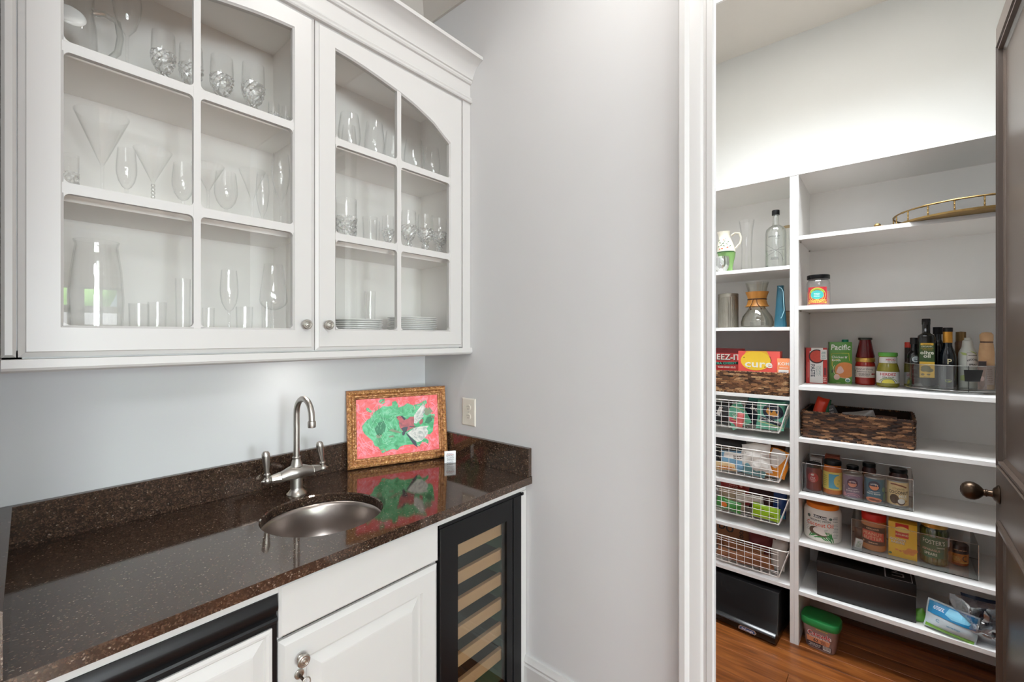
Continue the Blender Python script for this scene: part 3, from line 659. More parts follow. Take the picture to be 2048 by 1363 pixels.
fd = wb(B().rects([(0,YF+.028),(0,YF+.002),(.004,YF)], 1.0005, .08, 1.3855, .8405, cap1=False)
   .skin([[(x,y,z) for x, z in ((1.0045,.084),(1.3815,.084),(1.3815,.8365),(1.0045,.8365))] if k == 0 else [(x,y,z) for x, z in ((1.082,.115),(1.347,.115),(1.347,.7605),(1.082,.7605))] for k, y in ((0,YF),(1,YF),(1,YF+.028))])
   .skin([[(x,YF+.028,z) for x, z in ((1.0005,.08),(1.3855,.08),(1.3855,.8405),(1.0005,.8405))], [(x,YF+.028,z) for x, z in ((1.082,.115),(1.347,.115),(1.347,.7605),(1.082,.7605))]]), 'door', BLACK, wf_, smooth=0)
B().box(1.078,YF+.006,.111,1.351,YF+.010,.7645).build('pane', SMOKE, fd, smooth=0)
BEECH = mat('beech_front', (226,166,136), .5, rgb2=(210,148,118), scale=8, stretch=(1,8,20))
for i in range(6):
    z = .7366-.1012*i
    wb(B().box(1.025,YF+.036,z-.0445,1.362,YF+.054,z), 'shelf', BEECH, wf_, smooth=0, bev=.002)
    wb(B().box(1.03,YF+.054,z-.03,1.38,1.7,z-.022), 'rack', mat('rack_wire', (60,62,60), .4, .6), wf_, smooth=0)

# ================================================================== ON THE WORKTOP AND WALL
(px_, py_), rz_, wd_ = front((1.012,1.8), (1.443,1.637))
pf = thing('framed_painting', 'gilt framed painting of a red bird on green and coral, leaning in the corner', 'painting', (px_,py_,.9185), rz_)
pf.rotation_euler = (R(-6.9), 0, rz_)
FW, FH, FB = wd_/2, .342, .041
B().rects([(0,.016),(0,.002),(.003,-.003),(.009,-.006),(.016,-.005),(.021,-.001),(.023,.001),(.025,-.001),(.029,-.002),(.032,.002),(.034,.003),(.037,.003),(FB,.006),(FB,.012)], -FW, 0, FW, FH, cap1=False).build('frame', GILT, pf, smooth=30)
q = B()          # carved leaf ornament round the frame
def orn(x, z, a): q.M = Matrix.Translation((x,-.006,z)) @ Matrix.Rotation(a, 4, 'Y'); q.ball((0,0,0), (.0075,.0028,.0028), 8, 6)
for i in range(34):
    x = -FW+.012+(2*FW-.024)*i/33
    for z in (.0125, FH-.0125): orn(x, z, R(45) if i % 2 else R(-45))
for i in range(24):
    z = .012+(FH-.024)*i/23
    for x in (-FW+.0125, FW-.0125): orn(x, z, R(45) if i % 2 else R(-45))
q.M = None
for i in range(60):
    x = -FW+.03+(2*FW-.06)*i/59
    for z in (.0305, FH-.0305): q.ball((x,-.0015,z), .0022, 6, 4)
for i in range(40):
    z = .03+(FH-.06)*i/39
    for x in (-FW+.0305, FW-.0305): q.ball((x,-.0015,z), .0022, 6, 4)
orn_o = q.build('carving', mat('gilt_highlight', (190,140,80), .35, .6, var=.2), pf)
q = B().box(-FW+FB-.004,.007,FB-.004,FW-FB+.004,.013,FH-FB+.004).build('canvas', P_CORAL, pf, smooth=0)
# picture drawn from its own corners: homography of the four canvas corners
src = np.array([(205,265),(1390,205),(1425,965),(235,1105)], float); dst = np.array([(-FW+FB,FH-FB),(FW-FB,FH-FB),(FW-FB,FB),(-FW+FB,FB)])
A = []
for (x, y), (u, v) in zip(src, dst): A += [[x,y,1,0,0,0,-u*x,-u*y], [0,0,0,x,y,1,-v*x,-v*y]]
hm = np.append(np.linalg.solve(np.array(A), dst.ravel()), 1).reshape(3,3)
def hp(x, y): p = hm @ np.array([x,y,1.]); return (float(p[0]/p[2]), float(p[1]/p[2]))
def poly(*pts): return Pg(*[hp(x,y) for x, y in pts])
sf = plane(.007)
def paint(name, m, polys, lift):
    o = decal(q, name, m, polys, sf, lift)
    if 'strokes' in name or 'lines' in name: o['kind'] = 'stuff'
paint('green_field', P_GREEN, [poly((300,640),(360,560),(430,520),(480,440),(560,390),(600,360),(680,365),(740,350),(735,300),(790,285),(820,330),(830,380),(900,360),(960,320),(1040,350),(1090,340),(1150,320),(1180,300),(1230,280),(1245,320),(1200,360),(1290,470),(1360,480),(1345,600),(1330,720),(1290,760),(1230,760),(1200,800),(1270,840),(1270,890),(1180,860),(1140,930),(1060,900),(930,905),(860,930),(820,975),(750,960),(690,985),(600,1020),(560,960),(540,930),(490,920),(460,850),(400,800),(340,750),(310,700)),
   poly((350,390),(380,375),(445,430),(430,450),(370,430)), poly((540,300),(560,265),(625,255),(628,310),(590,330)), poly((1190,600),(1240,500),(1300,480),(1330,520),(1300,590),(1240,625))], .0006)
paint('pink_strokes', mat('pale_pink_paint', (240,168,180), .5, var=.1), [Ln(.0014,*[hp(x,y) for x, y in L_]) for L_ in (((230,440),(300,470),(380,480),(440,500)), ((240,455),(320,450),(380,430)), ((300,520),(350,580),(380,530)), ((240,560),(270,640),(290,720)), ((240,760),(330,900),(430,960),(520,1000)), ((250,850),(330,960),(400,1010)), ((300,800),(380,900),(480,950),(560,1000)), ((260,930),(320,1010),(360,1050)), ((830,260),(830,330),(860,350)), ((1080,290),(1160,260),(1250,260)), ((1280,300),(1340,270)), ((1100,920),(1220,870),(1260,910)), ((420,330),(500,310),(560,340)), ((460,400),(520,330),(600,340)), ((880,300),(900,350)), ((700,1000),(820,985),(900,940)), ((1370,830),(1385,850)))], .0009)
paint('dark_green_patch', mat('deep_green_paint', (34,128,84), .5, rgb2=(20,104,66), scale=60), [poly((480,680),(540,590),(620,570),(650,640),(630,720),(560,780),(520,760)), poly((1210,600),(1250,520),(1330,500),(1320,570),(1260,610))], .0009)
paint('olive_patch', mat('olive_paint', (126,140,110), .5, var=.2, scale=60), [poly((500,770),(560,740),(600,770),(570,810),(520,810)), poly((690,700),(740,680),(880,730),(860,745),(760,725)), poly((690,780),(760,770),(770,795),(700,800)), poly((1205,400),(1280,380),(1330,440),(1250,500),(1210,480))], .0009)
paint('wing', P_WHITE, [poly((1190,325),(1210,360),(1225,390),(1200,420),(1215,450),(1190,480),(1200,510),(1130,570),(1090,610),(1050,600),(1055,540),(1060,490),(1110,420),(1150,370)), poly((1060,670),(1140,650),(1270,640),(1240,680),(1265,720),(1250,770),(1220,800),(1170,850),(1110,870),(1060,830),(1010,790),(960,740),(1020,700))], .0012)
paint('bird_body', P_RED, [poly((835,580),(900,560),(960,545),(1000,510),(1055,510),(1060,560),(1055,620),(1080,655),(1020,680),(970,710),(920,730),(880,700),(850,660)), poly((1130,590),(1160,550),(1190,545),(1185,600),(1150,625))], .0015)
paint('bird_head', mat('rosy_paint', (196,96,98), .5, rgb2=(150,62,70), scale=60), [poly((797,512),(830,500),(880,500),(930,540),(890,570),(855,590),(840,570),(815,540))], .0017)
paint('bird_dark', mat('slate_paint', (52,62,76), .5, rgb2=(34,40,52), scale=60), [poly((862,500),(890,498),(940,540),(915,562),(900,545)), poly((795,512),(822,512),(815,532)), poly((870,670),(920,655),(970,650),(950,720),(910,735)), poly((885,730),(910,712),(935,735),(915,775),(890,770)), poly((940,735),(985,770),(1050,830),(1085,860),(1100,900),(1115,945),(1080,920),(1040,885),(1005,830),(960,770)), poly((1000,640),(1100,650),(1060,660),(985,655)), El(*hp(856,522), .002, .002, n=10)], .0019)
rs = random.Random(3)
def strokes(inside, n, w, L):
    out = []
    while len(out) < n:
        x, y = rs.uniform(240,1380), rs.uniform(280,1060); d_ = math.hypot((x-800)/500, (y-650)/330)
        if (d_ < .86) != inside or (not inside and d_ < 1.06) or not (225 < x < 1385): continue
        if inside and x > 780 and 480 < y < 950: continue
        a = math.atan2(y-650, x-800)+PI/2+rs.uniform(-.7,.7); l = rs.uniform(*L)
        x2, y2 = min(max(x+l*math.cos(a), 245), 1375), min(max(y+l*math.sin(a), 285), 1040)
        out.append(Ln(rs.uniform(*w), hp(x,y), hp((x+x2)/2+rs.uniform(-8,8),(y+y2)/2+rs.uniform(-8,8)), hp(x2,y2)))
    return out
paint('pale_brush_strokes', mat('mint_paint', (136,204,164), .5, var=.1), strokes(True, 70, (.001,.0022), (30,80)), .00075)
paint('deep_brush_strokes', mat('mid_green_paint', (48,150,96), .5, var=.1), strokes(True, 50, (.001,.0024), (30,90)), .0008)
paint('rose_brush_strokes', mat('rose_paint', (244,150,164), .5, var=.1), strokes(False, 60, (.0008,.0018), (40,100)), .00085)
paint('red_brush_strokes', mat('scarlet_paint', (218,58,60), .5, var=.1), strokes(False, 45, (.001,.0024), (40,90)), .0008)
paint('feather_lines', mat('feather_grey', (150,156,150), .5, var=.1), [Ln(.0009,hp(*a_),hp(*b_)) for a_, b_ in (((1080,590),(1180,350)), ((1100,590),(1205,400)), ((1070,560),(1140,420)), ((1110,580),(1190,490)), ((1050,690),(1250,660)), ((1040,710),(1255,720)), ((1030,720),(1235,770)), ((1020,730),(1190,820)), ((1010,740),(1130,850)))], .0014)
cdl, rzc, wc_ = front((1.361,1.567), (1.403,1.5395))
cd = thing('printed_tile', 'small white printed tile standing in front of the gilt frame', 'tile', (cdl[0],cdl[1],.9152), rzc)
bx('tile', CHINA, cd, -.0265,0,0,.0265,.009,.056, bev=.002)
decal(cd, 'print', ink((120,120,124)), [Bars(-.02,.03,.02,.048,4,.45), Bars(-.018,.012,.018,.029,4,.4), Bars(-.02,.004,.02,.01,1,.5)], plane(0)); decal(cd, 'red_print', ink((190,110,104)), [Bars(-.018,.038,.016,.0415,1,.8,.1)], plane(-.0001))
ou = thing('wall_outlet', 'cream double wall outlet above the worktop upstand', 'outlet', (XB,1.525,1.143), -PI/2)
B().rects([(0,0),(0,-.002),(.004,-.005),(.007,-.0055)], -.045, -.065, .045, .065).build('plate', mat('cream_plastic', (222,216,204), .35), ou, smooth=0)
for zz in (-.021, .021):
    rc = B().prism([(.0165*math.cos(R(a)), zz+.0155*math.sin(R(a))) for a in range(0,360,15)], 'xz', -.0055, -.0075).build('receptacle', MATS['cream_plastic'], ou)
    decal(rc, 'slots', ink((50,44,40)), [Rr(-.0072,zz+.001,-.0052,zz+.009), Rr(.0052,zz+.002,.0072,zz+.008), El(0,zz-.006,.0026,.0026,n=10)], plane(-.0075))
decal(ou, 'screw', PEWTER, [El(0,0,.003,.003,n=12)], plane(-.0056))

# ================================================================== THE PANTRY
XW = 2.945
struct(B().box(XW+.006,-1.0,0,XW+.12,1.3,3.2).build('wall_pantry_back', PWALL, smooth=0))
struct(B().box(1.6,1.15,0,XW+.12,1.27,3.2).build('wall_pantry_left', PWALL, smooth=0))
struct(B().box(1.6,-1.0,0,XW+.12,-.88,3.2).build('wall_pantry_right', PWALL, smooth=0))
struct(B().box(XW-.012,-.84,0,XW-.001,.95,.11).build('baseboard_pantry', TRIM, smooth=0))
struct(B().box(XW-.026,-.84,0,XW-.012,.345,.02).build('trim_shoe', mat('dark_oak', (84,48,26), .4), smooth=0))
su = thing('pantry_shelving', 'tall white built-in pantry shelving with a central divider', 'shelving', (2.75,.1,0))
wb(B().box(XW-.001,-.84,0,XW+.0055,.97,2.285), 'back_panel', MELA, su, smooth=0)
for a, b_ in ((.3645,.3825), (.346,.3642)): wb(B().box(XS+.002,a,0,XW-.001,b_,2.285), 'divider', MELA, su, smooth=0, bev=.0008)
for a, b_ in ((.95,.97), (-.84,-.82)): wb(B().box(XS+.002,a,0,XW-.001,b_,2.285), 'side_panel', MELA, su, smooth=0)
wb(B().box(XS,-.84,2.285,XW+.0055,.97,2.303), 'shelf', MELA, su, smooth=0, bev=.0008)
LZ = [1.849, 1.547, 1.2035, .976, .740, .509, .278]; RZ = [1.987, 1.6485, 1.26, 1.008, .737, .507, .267]
for z in LZ: wb(B().box(XS,.3828,z-.018,XW-.0015,.9497,z), 'shelf', MELA, su, smooth=0, bev=.0008)
for z in RZ: wb(B().box(XS,-.8197,z-.019,XW-.0015,.3457,z), 'shelf', MELA, su, smooth=0, bev=.0008)
q = B()
for zz in RZ[:6]:
    for x in (XS+.04, XW-.05): q.M = Matrix.Translation((x,.3445,zz-.024)) @ Matrix.Rotation(PI/2,4,'X'); q.lathe([(0,-.001),(.004,-.001),(.004,.006),(0,.006)], 10)
wb(q, 'shelf_pin', PEWTER, su)
FR = -PI/2                                    # things face the doorway

def jar(T, r, h, m, neck=None, base=.9, name='body', n=32):
    neck = neck or r*.86
    return B().lathe([(0,0),(base*r,0),(r,.006),(r,h*.86),(neck,h*.95),(neck,h),(0,h)], n).build(name, m, T)
def lid(T, r, z0, z1, m, n=28):
    return B().lathe([(0,z0),(r*.98,z0),(r,z0+.0015),(r,z1-.003),(r*.95,z1),(r*.86,z1-.0008),(0,z1-.0008)], n).build('lid', m, T)
def carton(T, w, h, d, m, name='box', bev=.0008): return bx(name, m, T, -w/2,0,0,w/2,d,h, bev=bev)
def pillow(T, w, h, d, m, seed=0, amp=.007, name='bag', p=2.6, seam=.0, z0=0., n=16, fz=14):
    def shp(u, v):
        a = max(0, 1-abs(2*u/w)**p)**.7; b_ = max(0, 1-abs(2*(v-z0)/h-1)**p)**.7
        return a*b_
    def fy(u, v, sgn):
        s = shp(u, v); return sgn*(d/2*s+.0008) + amp*noise.noise(Vector((u*fz, v*fz, seed+sgn)))*min(1, s*2.2) + amp*.5*noise.noise(Vector((u*fz*2.7, v*fz*2.7, seed*3.1+sgn)))*min(1, s*2)
    q = B(); us = [-w/2+w*i/n for i in range(n+1)]; vs = [z0+h*i/n for i in range(n+1)]
    wob = lambda u, v: (u+amp*.8*noise.noise(Vector((v*18, seed, 1.5)))*(abs(2*u/w)), v+amp*.8*noise.noise(Vector((u*18, seed, 7.5)))*(1 if v > z0+h*.5 else 0))
    for sg in (-1, 1):
        pts = [(wob(u,v)[0], fy(u,v,sg), wob(u,v)[1]) for v in vs for u in us]
        q.add(pts, [(j*(n+1)+i, j*(n+1)+i+1, (j+1)*(n+1)+i+1, (j+1)*(n+1)+i) for j in range(n) for i in range(n)])
    q.build(name, m, T, smooth=60, weld=False)
    def surf(u, v, l): a, b_ = wob(u, v); return (a, fy(u, v, -1)-l-.0012, b_)
    surf.du = w/n; surf.dv = h/n
    return surf

# ------------------------------------------------------------------ left column, upper shelves
gj = thing('pitcher', 'green and white hand-painted ceramic pitcher on the upper left pantry shelf', 'pitcher', (2.67,.690,1.849), FR)
PGR = mat('green_glaze', (122,160,94), .25, var=.08)
PCR = mat('cream_glaze', (232,226,208), .25)
B().lathe([(0,0),(.021,0),(.019,.008),(.021,.03),(.032,.068),(.043,.10),(.046,.118)], 30, shear=(-.12,0)).build('lower_body', PGR, gj)
B().lathe([(.0465,.118),(.047,.124),(.045,.145),(.037,.178),(.030,.200),(.029,.215),(.034,.235),(.031,.233),(.026,.2)], 30, c=(-.0141,0,0), shear=(-.12,0)).build('upper_body', PCR, gj)
decal(gj, 'band', mat('dark_green_glaze', (40,84,40), .3), [Rr(-.06,.115,.06,.121)], (lambda f: (setattr(f, 'du', .008), f)[1])(lambda u, v, l: (-.0155+(.0478+l)*math.sin(u/.047), -(.0478+l)*math.cos(u/.047), v)))
B().tube([(.012,0,.208),(.03,0,.222),(.052,0,.216),(.061,0,.19),(.056,0,.162),(.036,0,.140),(.024,0,.135)], [.006,.006,.0065,.0065,.006,.0055,.005], 10).build('handle', PCR, gj)
pit = lambda u, v, l: (-.0146-.12*(v-.118)+(float(np.interp(v,[.118,.145,.178,.2,.215,.235],[.047,.0455,.0375,.0305,.0295,.034]))+.0008+l)*math.sin(u/.047), -(float(np.interp(v,[.118,.145,.178,.2,.215,.235],[.047,.0455,.0375,.0305,.0295,.034]))+.0008+l)*math.cos(u/.047), v)
pit.du = .006; pit.dv = .008
def leaf(u, v, a, L=.016, w=.004):
    c, s = math.cos(R(a)), math.sin(R(a))
    return Pg(*[(u+c*x-s*y, v+s*x+c*y) for x, y in ((-L/2,0),(-L/5,w/2),(L/4,w/2),(L/2,0),(L/4,-w/2),(-L/5,-w/2))])
decal(gj, 'leaves', mat('leaf_glaze', (46,96,48), .3), [leaf(*a) for a in ((-.03,.185,40),(-.02,.17,-20),(0,.165,15),(.012,.178,60),(.02,.16,-35),(.03,.172,20),(-.012,.155,30),(.004,.150,-25),(-.03,.15,10),(.036,.148,45),(.02,.19,80))], pit)
decal(gj, 'flowers', mat('orange_glaze', (206,92,50), .3), [leaf(*a, .013, .006) for a in ((.02,.140,20),(-.008,.136,-10),(.006,.185,70),(-.022,.135,30))], pit)
gb = thing('glass_bowl', 'small clear glass bowl in front of the painted pitcher', 'bowl', (2.600,.708,1.8497), FR)
bo = [(.018,0),(.02,.004),(.03,.02),(.037,.045),(.036,.07),(.033,.085)]
B().lathe([(0,0)]+bo+walls(bo, .002)+[(0,.006)], 30).build('bowl', CRYSTAL, gb)
gv = thing('glass_vase', 'clear flared glass vase behind the painted pitcher', 'vase', (2.76,.622,1.8497), FR)
vo = [(.026,0),(.03,.01),(.027,.06),(.026,.14),(.031,.24),(.039,.30)]
B().lathe([(0,0)]+vo+walls(vo, .0025)+[(0,.012)], 30).build('body', GLASS, gv)
bt = thing('glass_bottle', 'clear glass spirit bottle with black cap and line drawing', 'bottle', (2.66,.462,1.8497), FR)
bp_ = [(0,0),(.046,0),(.048,.004),(.048,.185),(.045,.205),(.034,.218),(.018,.228),(.0145,.24),(.0145,.286)]
B().lathe(bp_+walls(bp_[2:], .0022)+[(0,.012)], 36).build('body', glassmat('bottle_glass', (251,252,251), (200,204,202), 1.5, .02, .06, 2.5), bt)
B().lathe([(0,.282),(.0178,.282),(.018,.284),(.018,.304),(.0165,.307),(0,.307)], 24).build('cap', BLACK, bt)
bs = cyl(.0482); DK = ink((70,72,74))
decal(bt, 'print', DK, [Tx('LAPPLAND', .0, .165, .0095, sx=1.2), Tx('DISTILLED', .016, .153, .004), Ln(.0009,(-.045,.130),(-.01,.105),(.03,.075),(.045,.04)), Ln(.0009,(-.05,.09),(0,.094),(.05,.092)), Ln(.0009,(-.05,.062),(-.01,.078),(.03,.105),(.05,.112)), Ln(.0009,(.038,.088),(.041,.03)), Bars(-.02,.045,.025,.06,3,.35), Bars(-.045,.002,-.03,.02,3,.5)], bs)
wt = thing('white_canister', 'white canister with tan lid half hidden behind the clear bottle', 'canister', (2.83,.427,1.849), FR)
B().lathe([(0,0),(.031,0),(.032,.003),(.032,.236),(0,.236)], 28).build('body', mat('white_tin', (226,224,216), .4), wt); lid(wt, .033, .236, .252, mat('tan_lid', (166,142,104), .5))
mc = thing('metal_canister', 'ribbed galvanised metal canister', 'canister', (2.67,.695,1.547), FR)
GALV = mat('galvanised_metal', (150,144,132), .36, .85, var=.25, scale=30)
n_ = 72
B().skin([[(r*(1+(.012 if k % 2 else -.012)*(1 if 0 < i < 5 else 0))*math.cos(2*PI*k/n_), r*(1+(.012 if k % 2 else -.012)*(1 if 0 < i < 5 else 0))*math.sin(2*PI*k/n_), z) for k in range(n_)] for i, (r, z) in enumerate(((.048,0),(.0505,.004),(.0505,.06),(.0505,.13),(.0505,.168),(.0505,.17)))], True, True).build('body', GALV, mc, smooth=20)
B().lathe([(.0505,.168),(.052,.17),(.052,.186),(.050,.189),(0,.187)], 40).build('lid', GALV, mc)
cx = thing('coffee_carafe', 'glass pour-over coffee carafe with wooden collar and leather tie', 'carafe', (2.67,.551,1.5477), FR)
co_ = [(.066,0),(.076,.008),(.078,.03),(.07,.06),(.05,.09),(.034,.115),(.032,.13),(.035,.15),(.046,.20),(.056,.24)]
B().lathe([(0,0)]+co_+walls(co_, .002)+[(0,.006)], 40).build('body', glassmat('carafe_glass', (252,252,249), (204,204,194), 1.4, .02, .06, 2.5), cx)
B().lathe([(.058,.112),(.056,.115),(.050,.122),(.0435,.146),(.0435,.154),(.048,.17),(.054,.186),(.056,.190),(.052,.1905),(.036,.152),(.036,.146),(.05,.113),(.058,.112)], 36).build('collar', mat('honey_wood', (208,146,66), .45, rgb2=(182,118,48), scale=8, stretch=(8,8,1)), cx)
TIE = mat('leather_tie', (70,42,28), .6)
B().lathe([(.0438,.1475),(.0462,.1485),(.0462,.1525),(.0438,.1535)], 28).build('tie', TIE, cx)
B().tube([(-.008,-.046,.15),(-.014,-.052,.128),(-.02,-.056,.112),(-.018,-.06,.098)], .0016, 6).tube([(.006,-.046,.15),(.012,-.052,.125),(.022,-.057,.11),(.03,-.058,.1)], .0016, 6).ball((-.018,-.06,.097), .0045, 10, 6).ball((.031,-.058,.098), .0045, 10, 6).build('tie_ends', TIE, cx)
tb = thing('teal_bottle', 'tapered teal metal bottle with a pale strap', 'bottle', (2.62,.434,1.547), FR)
B().lathe([(0,0),(.027,0),(.028,.003),(.0275,.02),(.0155,.196),(.0145,.204),(.0155,.207),(.0155,.212),(.012,.212),(0,.208)], 12).build('body', mat('teal_enamel', (32,88,106), .3, var=.15), tb, smooth=20)
B().tube([(-.004,-.016,.204),(.008,-.019,.196),(.015,-.020,.18),(.017,-.022,.14),(.0205,-.024,.085),(.012,-.027,.055),(.006,-.026,.045)], .0021, 8).build('strap', mat('pale_strap', (150,196,208), .5), tb)
tn = thing('cardboard_box', 'small brown cardboard box behind the teal bottle', 'box', (2.85,.435,1.547), FR)
carton(tn, .075, .095, .06, mat('kraft_card', (176,146,112), .7), bev=.001); decal(tn, 'flap_line', ink((140,112,84)), [Rr(-.036,.06,.036,.0615), Rr(-.036,.088,.036,.094)], plane(0))

# ------------------------------------------------------------------ wicker baskets
def wicker(label, x, y, z, w, d, h, m, rows, cols, rope):
    T = thing('wicker_basket', label, 'basket', (x,y,z), FR)
    t = .012
    B().box(-w/2+.004,.004,.0,w/2-.004,d-.004,.006).box(-w/2+.005,.005,.004,-w/2+t,d-.005,h-.008).box(w/2-t,.005,.004,w/2-.005,d-.005,h-.008).box(-w/2+t,.005,.004,w/2-t,t,h-.008).box(-w/2+t,d-t,.004,w/2-t,d-.005,h-.008).build('lining', mat('basket_core', (44,26,16), .8), T, smooth=0)
    q = B(); rh = (h-.014)/rows
    def face(P, U, L, nc, flip=1):
        for i in range(rows):
            zc = .008+rh*(i+.5); sl = L/nc
            for j in range(-1, nc):
                a = max(0, (j+(.5 if i % 2 else 0)+random.uniform(-.12,.12))*sl); b_ = min(L, a+sl*random.uniform(1.3,1.9))
                if b_-a < .006: continue
                out = Vector((U.y, -U.x, 0)); hh = rh*random.uniform(.6,.95); dp = random.uniform(.003,.0065)
                mid = (a+b_)/2; jz = random.uniform(-.002,.002)
                pts = []
                for s_, e in ((a,.15),(a+(b_-a)*.22,.75),(mid,1.0),(a+(b_-a)*.78,.75),(b_,.15)):
                    c = P+U*s_+Vector((0,0,zc+jz*(s_-mid)/.02))
                    dd = dp*(1-((s_-mid)/((b_-a)/2))**2*1.3)
                    for k in range(4):
                        aa = PI/2*k+PI/4; pts.append(tuple(c+Vector((0,0,math.sin(aa)*hh*e))+out*(dd+math.cos(aa)*.0022)))
                q.add(pts, [(4*i_+k, 4*i_+(k+1) % 4, 4*i_+4+(k+1) % 4, 4*i_+4+k) for i_ in range(4) for k in range(4)])
    face(Vector((-w/2,.003,0)), Vector((1,0,0)), w, cols)
    face(Vector((w/2-.003,0,0)), Vector((0,1,0)), d, max(6, int(cols*d/w)))
    face(Vector((w/2,d-.003,0)), Vector((-1,0,0)), w, cols)
    face(Vector((-w/2+.003,d,0)), Vector((0,-1,0)), d, max(6, int(cols*d/w)))
    o = q.build('weave', m, T, smooth=50, weld=False); o['kind'] = 'stuff'
    q = B(); per = 2*(w+d-.02); N = int(per/rope)
    for zz in (h-.006, .005):
        for i in range(N):
            s_ = per*i/N; a, b_ = w-.01, d-.01
            if s_ < a: p = (-a/2+s_, .002, zz); ang = 0
            elif s_ < a+b_: p = (a/2, .002+s_-a, zz); ang = PI/2
            elif s_ < 2*a+b_: p = (a/2-(s_-a-b_), b_, zz); ang = 0
            else: p = (-a/2, b_-(s_-2*a-b_), zz); ang = PI/2
            q.M = Matrix.Translation(p) @ Matrix.Rotation(ang,4,'Z') @ Matrix.Rotation(R(35),4,'Y'); q.ball((0,0,0), (rope*.75,.0045,.0045), 6, 4)
    q.M = None
    o = q.build('braided_rim', m, T, smooth=60, weld=False); o['kind'] = 'stuff'
    return T
wicker('light brown wicker basket filling the left pantry shelf, holding snack boxes', 2.552, .664, 1.2035, .555, .33, .118, WICKER_L, 11, 19, .0085)
wicker('long dark brown wicker basket on the right pantry shelf', 2.585, .131, 1.008, .415, .30, .133, WICKER_D, 15, 12, .0085)

cz = thing('cracker_box', 'dark red cracker box with white lettering in the light wicker basket', 'box', (2.60,.708,1.212), R(-90))
carton(cz, .26, .223, .05, mat('cracker_red', (176,36,34), .4)); cz.location.y = .735
decal(cz, 'panel', mat('cracker_dark_red', (116,22,24), .4), [Rr(-.13,.199,.13,.223)], plane(0))
decal(cz, 'shadow_letter', ink((50,30,26)), [Tx('CHEEZ-IT', .031, .1755, .043, bold=.03, sx=.98)], plane(0))
decal(cz, 'lettering', ink((232,226,214)), [Tx('CHEEZ-IT', .029, .178, .042, bold=.02, sx=1.0)], plane(-.0005))
decal(cz, 'ribbon', ink((30,26,24)), [Pg((-.13,.125),(.128,.140),(.128,.154),(-.13,.141))], plane(-.0002)); decal(cz, 'teal_lettering', ink((64,168,142)), [Tx('EXTRA CHEESY', .034, .1435, .0165, rot=3, bold=.02, sx=1.15)], plane(-.0007)); decal(cz, 'print', ink((226,206,190)), [Bars(.0,.118,.11,.130,2,.5)], plane(-.0003))
cu_ = thing('drink_mix_box', 'coral drink mix box with yellow splash in the light wicker basket', 'box', (2.585,.527,1.212), R(-90))
carton(cu_, .192, .212, .07, mat('coral_card', (226,74,78), .4, rgb2=(232,96,74), scale=3))
yb = plane(0)
decal(cu_, 'splash_top', mat('amber_print', (232,178,52), .4), [Pg((-.058,.212),(-.068,.186),(.05,.186),(.038,.212))], yb); decal(cu_, 'splash', mat('yellow_print', (240,198,52), .4), [El(-.014,.162,.070,.050,n=26)], yb, .0006)
decal(cu_, 'seeds', ink((70,44,30)), [El(-.068,.178,.003,.003,n=8), El(-.046,.128,.003,.003,n=8), El(.030,.131,.003,.003,n=8), Ln(.002,(.052,.186),(.059,.166),(.053,.146),(.038,.130))], plane(-.0006)); decal(cu_, 'lettering', ink((240,236,224)), [Tx('cure', .0, .148, .052, bold=.02, sx=1.35)], plane(-.0008))
ob_ = thing('snack_box', 'small orange box at the right end of the light wicker basket', 'box', (2.575,.413,1.212), R(-86))
carton(ob_, .056, .178, .05, mat('orange_card', (232,140,88), .45))
decal(ob_, 'lettering', ink((244,232,220)), [Tx('KOM', 0, .152, .022, bold=.02), Rr(-.018,.130,.02,.133)], plane(0)); decal(ob_, 'white_panel', WHITEP, [Rr(-.022,.06,.022,.122)], plane(0)); decal(ob_, 'print', ink((120,120,130)), [Bars(-.018,.098,.018,.115,2,.5)], plane(-.0004))

# ------------------------------------------------------------------ wire baskets
def wire_basket(label, z, h):
    T = thing('wire_basket', label, 'basket', (2.548,.666,z), FR)
    wt_, wb_, D = .278, .236, .34
    wl = lambda zz: wb_+(wt_-wb_)*zz/h
    r, rs = .0014, .0018
    q = B(); xs = [wb_-.003-.0378*i for i in range(13)]
    for x in xs: q.tube([(x,0,0),(x,0,h-.002)], r, 5)
    for i, zz in enumerate((.004,.028,.056,.084,.112,h-.012)): q.tube([(-wb_,-.001,zz),(wb_,-.001,zz)], r*.9, 5)
    q.build('front_grid', WIRE, T)
    q = B()
    for x in xs: q.tube([(x,0,0),(x,D,0)], r*.8, 4)
    for i in range(9): q.tube([(-wb_,D*i/8,0),(wb_,D*i/8,0)], r*.8, 4)
    q.build('bottom_grid', WIRE, T)
    q = B(); 
    for x in xs: q.tube([(x,D,0),(x,D,h-.002)], r, 4)
    for zz in (.03,.06,.09,.12): q.tube([(-wl(zz),D,zz),(wl(zz),D,zz)], r, 4)
    q.build('back_grid', WIRE, T)
    for sg in (-1, 1):
        q = B()
        for i in range(12): q.tube([(sg*wb_,D*i/11,0),(sg*wt_,D*i/11,h)], r if i else rs*1.2, 5)
        for zz in (.0,.028,.056,.084,.112): q.tube([(sg*wl(zz),0,zz),(sg*wl(zz),D,zz)], r, 4)
        q.build('side_grid', WIRE, T)
    B().tube([(-wb_+.005,-.001,h)]+[(wt_*c,y,h) for c, y in ((.80,-.001),(.9,0),(.965,.004),(1,.016),(1,D-.01),(.97,D),(-.97,D),(-1,D-.01),(-1,.016),(-.965,.004),(-.9,0))], .0027, 8, True).build('rim', WIRE, T)
    for sg in (-1, 1): bx('runner', WIRE, T, sg*(.2833 if sg > 0 else .2835),.02,h-.012,sg*.279,.36,h+.002) if sg < 0 else bx('runner', WIRE, T, .279,.02,h-.012,.2832,.36,h+.002)
    return T
